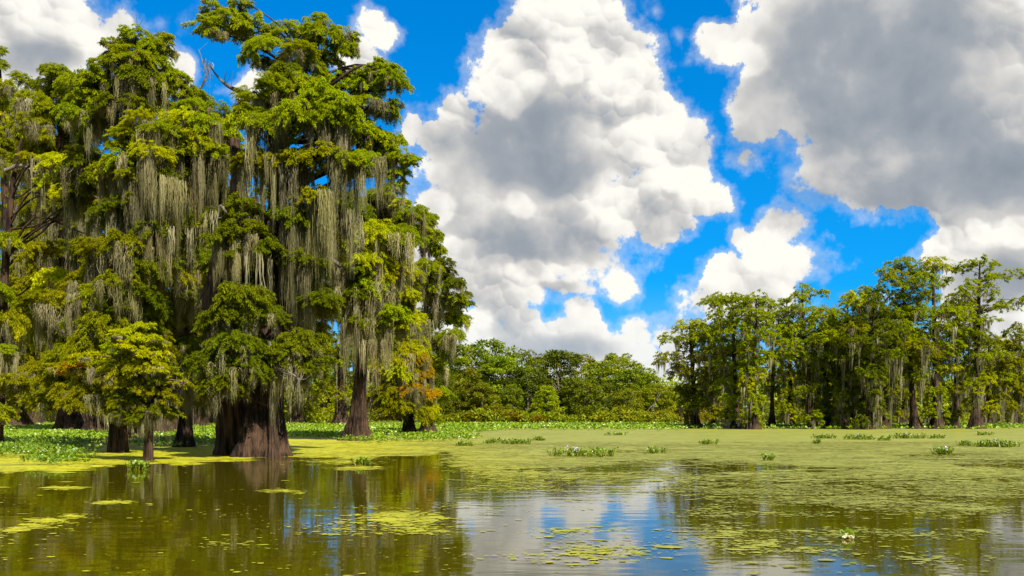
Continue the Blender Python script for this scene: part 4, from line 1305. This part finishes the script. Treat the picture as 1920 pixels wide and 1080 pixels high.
cypress('tall shaggy cypress with mossy column top and a dead twig at its tip', (222, 848),
        [[(222, 849, 13, 0, (1.45, 1.2)), (220, 760, 13, 0), (222, 660, 12, 0), (230, 520, 12, .2), (246, 400, 11, .4), (258, 280, 11, .4), (266, 180, 9, .3), (270, 110, 5, .2), (272, 80, 2, .2)]],
        [(262, 78, 36, 12, 'g', 20, 0), (298, 75, 20, 9, 'g', 8, 0), (315, 68, 10, 7, 'g', 0, 0), (236, 88, 26, 11, 'g', 12, 0), (208, 80, 14, 7, 'g', 6, 0), (300, 95, 26, 12, 'g', 20, .4), (256, 108, 40, 14, 'g', 50, -.6), (225, 110, 30, 13, 'd', 24, .6), (290, 125, 30, 14, 'g', 50, 0), (215, 135, 24, 12, 'd', 24, 0), (308, 140, 18, 12, 'g', 24, 0), (260, 145, 34, 14, 'd', 90, -.8), (285, 165, 30, 14, 'g', 70, 0), (305, 170, 16, 12, 'd', 30, .4), (230, 165, 30, 13, 'd', 80, 0), (190, 120, 22, 12, 'g', 10, 0), (178, 145, 28, 12, 'g', 20, .2),
         (200, 165, 34, 14, 'g', 40, .2), (170, 185, 36, 15, 'g', 50, .5), (205, 195, 34, 14, 'd', 80, -.5), (260, 195, 30, 14, 'd', 90, -1), (150, 215, 40, 16, 'g', 50, 0), (195, 230, 40, 16, 'o', 80, .6),
         # bright boughs lower down
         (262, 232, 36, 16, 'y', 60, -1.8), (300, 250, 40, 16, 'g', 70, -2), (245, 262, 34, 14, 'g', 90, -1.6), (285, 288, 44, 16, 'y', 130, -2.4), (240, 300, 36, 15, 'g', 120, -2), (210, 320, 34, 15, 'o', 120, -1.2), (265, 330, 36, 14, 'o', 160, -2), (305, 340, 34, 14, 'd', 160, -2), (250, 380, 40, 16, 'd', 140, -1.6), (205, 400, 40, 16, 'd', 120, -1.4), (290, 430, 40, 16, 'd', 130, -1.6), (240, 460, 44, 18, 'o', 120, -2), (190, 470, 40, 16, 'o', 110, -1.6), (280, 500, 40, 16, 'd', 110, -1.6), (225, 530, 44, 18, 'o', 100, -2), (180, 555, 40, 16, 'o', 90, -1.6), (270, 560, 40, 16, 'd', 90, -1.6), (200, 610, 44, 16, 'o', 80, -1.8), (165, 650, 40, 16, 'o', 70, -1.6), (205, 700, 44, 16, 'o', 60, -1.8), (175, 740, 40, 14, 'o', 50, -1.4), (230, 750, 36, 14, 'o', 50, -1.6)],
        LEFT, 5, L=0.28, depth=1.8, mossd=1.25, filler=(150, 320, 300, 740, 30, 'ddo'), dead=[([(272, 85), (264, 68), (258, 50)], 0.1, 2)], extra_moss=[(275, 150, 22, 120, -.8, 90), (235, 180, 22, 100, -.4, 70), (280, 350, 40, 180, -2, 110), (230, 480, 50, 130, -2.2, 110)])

cypress('bright crowned cypress standing between the shaggy one and the giant', (345, 838),
        [[(345, 839, 9, 0), (348, 760, 8, 0), (350, 660, 8, 0), (350, 540, 8, 0), (348, 420, 7, 0), (345, 300, 6, 0), (345, 220, 4, 0), (340, 160, 2, 0)]],
        [(335, 145, 22, 14, 'g', 20, 0), (345, 172, 32, 16, 'g', 40, 0), (312, 205, 30, 15, 'g', 50, 0), (365, 205, 34, 16, 'g', 60, -1), (405, 210, 30, 14, 'g', 50, -1), (350, 232, 44, 16, 'y', 80, -1.6), (395, 238, 40, 17, 'g', 100, -1.8), (425, 250, 24, 16, 'g', 90, -1), (432, 285, 16, 14, 'g', 70, -.8), (320, 262, 40, 16, 'g', 110, -1.8), (370, 272, 40, 16, 'y', 120, -2), (340, 300, 44, 15, 'g', 150, -1.8), (400, 292, 34, 14, 'g', 120, -2), (300, 308, 34, 14, 'o', 150, -1.4),
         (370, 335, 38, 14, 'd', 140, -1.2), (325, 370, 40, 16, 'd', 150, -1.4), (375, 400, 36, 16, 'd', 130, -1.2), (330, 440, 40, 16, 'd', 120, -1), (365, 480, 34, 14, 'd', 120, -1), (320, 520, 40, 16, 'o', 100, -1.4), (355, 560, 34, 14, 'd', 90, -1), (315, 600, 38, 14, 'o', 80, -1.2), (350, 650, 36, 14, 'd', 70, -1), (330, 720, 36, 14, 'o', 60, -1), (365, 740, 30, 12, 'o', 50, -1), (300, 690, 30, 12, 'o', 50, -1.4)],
        LEFT, 6, L=0.29, depth=1.8, mossd=1.35, filler=(290, 430, 300, 740, 30, 'ddo'), dead=[([(345, 200), (385, 150), (378, 110), (372, 92)], .6, 3), ([(400, 330), (425, 322), (440, 330)], -2, 2)],
        extra_moss=[(420, 235, 14, 90, -1.6, 60), (345, 300, 50, 150, -2, 130), (385, 120, 12, 90, .4, 40), (300, 260, 40, 190, -1, 110)])

cypress('dense round topped cypress with a very thick dark foot near the hyacinth thicket', (132, 811),
        [[(132, 812, 15, 0), (128, 740, 11, 0), (124, 620, 9, 0), (120, 480, 8, 0), (116, 330, 7, 0), (112, 220, 5, 0), (108, 140, 2, 0)]],
        [(92, 128, 16, 9, 'g', 8, 0), (110, 140, 24, 11, 'g', 12, 0), (135, 160, 30, 13, 'g', 20), (152, 178, 32, 14, 'g', 30), (85, 165, 28, 13, 'd', 24), (115, 185, 38, 15, 'g', 40), (70, 195, 34, 15, 'g', 40), (140, 215, 40, 16, 'g', 60), (95, 225, 40, 16, 'd', 60), (60, 235, 34, 15, 'o', 70), (165, 250, 36, 15, 'd', 70), (120, 265, 40, 16, 'd', 90), (80, 275, 38, 15, 'o', 90), (155, 290, 34, 14, 'd', 90),
         (110, 330, 40, 16, 'd', 120), (160, 350, 40, 16, 'd', 120), (80, 380, 40, 16, 'o', 120), (130, 410, 44, 16, 'd', 120), (90, 450, 44, 16, 'o', 110), (145, 480, 44, 16, 'd', 110), (60, 510, 40, 16, 'o', 90), (115, 540, 46, 17, 'o', 90), (70, 570, 40, 16, 'o', 80), (150, 600, 44, 16, 'o', 80), (90, 630, 44, 16, 'o', 80), (130, 670, 44, 16, 'o', 70), (80, 700, 40, 15, 'o', 60), (140, 735, 40, 14, 'o', 50), (95, 755, 36, 12, 'o', 30)],
        LEFT, 7, L=0.40, depth=3.0, mossd=1.1, filler=(60, 190, 250, 740, 20, 'ddo'))

cypress('pale yellow mossy cypress at the outer left edge with its crown half cut off', (30, 803),
        [[(30, 804, 12, 0), (28, 720, 9, 0), (22, 600, 8, 0), (14, 450, 7, 0), (8, 320, 6, 0), (4, 220, 4, 0), (0, 130, 2, 0)]],
        [(2, 95, 12, 8, 'g', 6, 0), (0, 120, 14, 10, 'g', 12, 0), (10, 165, 22, 12, 'y', 24), (42, 150, 20, 9, 'g', 8), (20, 195, 34, 14, 'y', 50), (50, 205, 34, 14, 'g', 50), (-15, 215, 34, 15, 'y', 80), (30, 235, 40, 16, 'y', 90), (68, 250, 34, 15, 'y', 90), (0, 265, 36, 15, 'o', 130), (40, 285, 38, 15, 'o', 120), (-20, 310, 36, 15, 'o', 120), (-30, 400, 40, 16, 'o', 110), (15, 510, 36, 15, 'g', 80), (45, 545, 36, 15, 'o', 90), (5, 570, 40, 15, 'g', 90), (40, 620, 44, 16, 'y', 80), (10, 660, 40, 15, 'o', 70), (60, 680, 40, 15, 'o', 60), (20, 720, 44, 15, 'o', 50), (70, 740, 40, 14, 'o', 50), (-30, 690, 44, 16, 'o', 60), (-40, 560, 44, 16, 'o', 80)],
        LEFT, 8, L=0.42, depth=3.0, mossd=1.2, extra_moss=[(5, 240, 16, 200, -1, 90), (40, 280, 20, 150, -1, 70), (85, 260, 14, 120, -1, 50)])

cypress('leaning dark reddish cypress at the near left edge holding sunlit yellow boughs', (-10, 839),
        [[(-10, 840, 8, 0, (1.5, 1)), (0, 760, 7, 0), (4, 640, 6.5, 0), (10, 500, 6.5, 0), (18, 400, 6, 0), (28, 320, 4, 0), (40, 260, 2, 0)]],
        [(112, 305, 34, 15, 'y', 120, -1), (150, 315, 30, 14, 'y', 130, -1.4), (95, 340, 24, 13, 'y', 100, -.6), (155, 345, 34, 15, 'y', 170, -1.6), (190, 352, 32, 15, 'y', 120, -1.6), (130, 365, 36, 15, 'y', 180, -1.8), (175, 385, 36, 16, 'y', 90, -2), (215, 385, 28, 15, 'y', 80, -1.8), (232, 395, 14, 10, 'y', 30, -1.6), (205, 415, 26, 14, 'y', 60, -1.8), (60, 300, 24, 12, 'o', 90, 0), (15, 450, 26, 12, 'o', 60, -.6), (-6, 540, 28, 12, 'g', 60, -.8), (22, 600, 26, 12, 'o', 60, -.8), (0, 660, 28, 12, 'g', 60, -1), (25, 720, 28, 12, 'o', 50, -1), (-4, 770, 26, 10, 'o', 30, -1), (100, 520, 30, 12, 'y', 30, -1), (75, 470, 26, 12, 'o', 50, -.6), (-20, 300, 30, 14, 'o', 80, 0)],  # sunlight on the outer boughs is carried by their yellow palette
        LEFT, 9, depth=1.2, mossd=1.5, tone=0.05, extra_moss=[(130, 375, 14, 170, -1.8, 90), (70, 300, 10, 190, -.6, 60), (95, 330, 14, 110, -1, 50), (205, 420, 12, 70, -2, 50)],
        dead=[([(10, 320), (40, 310), (75, 328), (120, 352), (150, 360)], -.4, 4)])

cypress('small young cypress with thin trunk and layered bright boughs in front of the dark', (277, 864),
        [[(277, 865, 8, 0, (1.3, .6)), (279, 800, 7, 0), (281, 740, 6, 0), (268, 690, 4, 0), (262, 640, 2.5, 0), (258, 612, 1.2, 0)]],
        [(258, 616, 24, 6, 'y', 10, -.3), (240, 632, 28, 6, 'y', 14, -.8), (272, 638, 30, 6, 'y', 14, -.6), (226, 655, 32, 6, 'g', 24, -.6), (262, 662, 34, 6, 'y', 20, -1), (296, 660, 26, 6, 'y', 20, -.2), (240, 684, 30, 7, 'o', 34, -.6), (282, 688, 32, 6, 'y', 24, -.8), (312, 700, 26, 6, 'g', 30, -.4),
         (165, 672, 30, 6, 'y', 20, .8), (140, 688, 26, 6, 'r', 20, 1), (120, 690, 22, 6, 'o', 20, 1), (200, 690, 30, 7, 'o', 34, .4), (265, 720, 32, 8, 'o', 46, -.4), (300, 735, 28, 8, 'o', 46, -.2), (240, 745, 28, 8, 'd', 46, 0), (335, 715, 22, 7, 'o', 30, 0), (282, 770, 24, 8, 'd', 60, -.5), (262, 786, 20, 7, 'd', 50, -.5), (230, 775, 26, 8, 'd', 50, .2), (312, 772, 24, 8, 'd', 50, .2)],
        LEFT, 10, L=0.22, dens=1.3, depth=0.6, mossd=0.6, dead=[([(290, 720), (320, 712), (345, 716), (360, 706)], -.5, 2)])

# shaded stems further back
for q, (px, by, top, rr, label) in enumerate((
        (66, 797, 300, 9, 'dark leaning stem behind the hyacinth thicket'), (178, 812, 380, 10, 'thick shaded stem left of the shaggy cypress'), (300, 818, 420, 9, 'shaded stem just past the small young cypress'),
        (322, 812, 430, 8, 'twin shaded stem beside the one past the young cypress'), (372, 800, 400, 9, 'slim warm lit stem in the gap left of the giant'), (392, 797, 480, 7, 'far slim stem touching the giant trunk outline'),
        (250, 822, 400, 9, 'shaded stem half hidden by the shaggy cypress'), (560, 797, 430, 7, 'shaded stem far behind right of the giant'), (20, 797, 330, 10, 'far dark stem at the outer left edge'),
        (100, 795, 330, 8, 'far stem between the thicket cypresses'), (150, 797, 360, 8, 'far stem behind the very thick dark foot'), (415, 795, 420, 8, 'far stem behind the giant cypress'),
        (505, 797, 330, 9, 'far stem directly behind the right trunk of the giant'), (455, 800, 280, 9, 'far stem covered by the left trunk of the giant'), (640, 798, 440, 8, 'far stem left of the bell footed cypress'))):
    r = np.random.default_rng(700 + q)
    H = by - top
    pads = []
    for f in np.arange(0.0, 0.86, 0.085):
        for side in (-1, 1):
            ww = 34 * r.uniform(0.6, 1.1)
            pads.append((px + side * ww * r.uniform(0.2, 0.9), top + f * H + r.uniform(-10, 10), ww, r.uniform(10, 15), r.choice(['o', 'd', 'o', 'g']), r.uniform(40, 100)))
    cypress(label, (px, by), [[(px, by, rr), (px + r.uniform(-6, 6), by - H * .3, rr * .75), (px + r.uniform(-8, 8), by - H * .6, rr * .6), (px + r.uniform(-8, 8), top, rr * .2)]],
            pads, 'shaded stems deep in the left group', 700 + q, L=0.5, dens=0.7, mossd=0.8, depth=2.5, limbs=False)
#STOP_LEFT
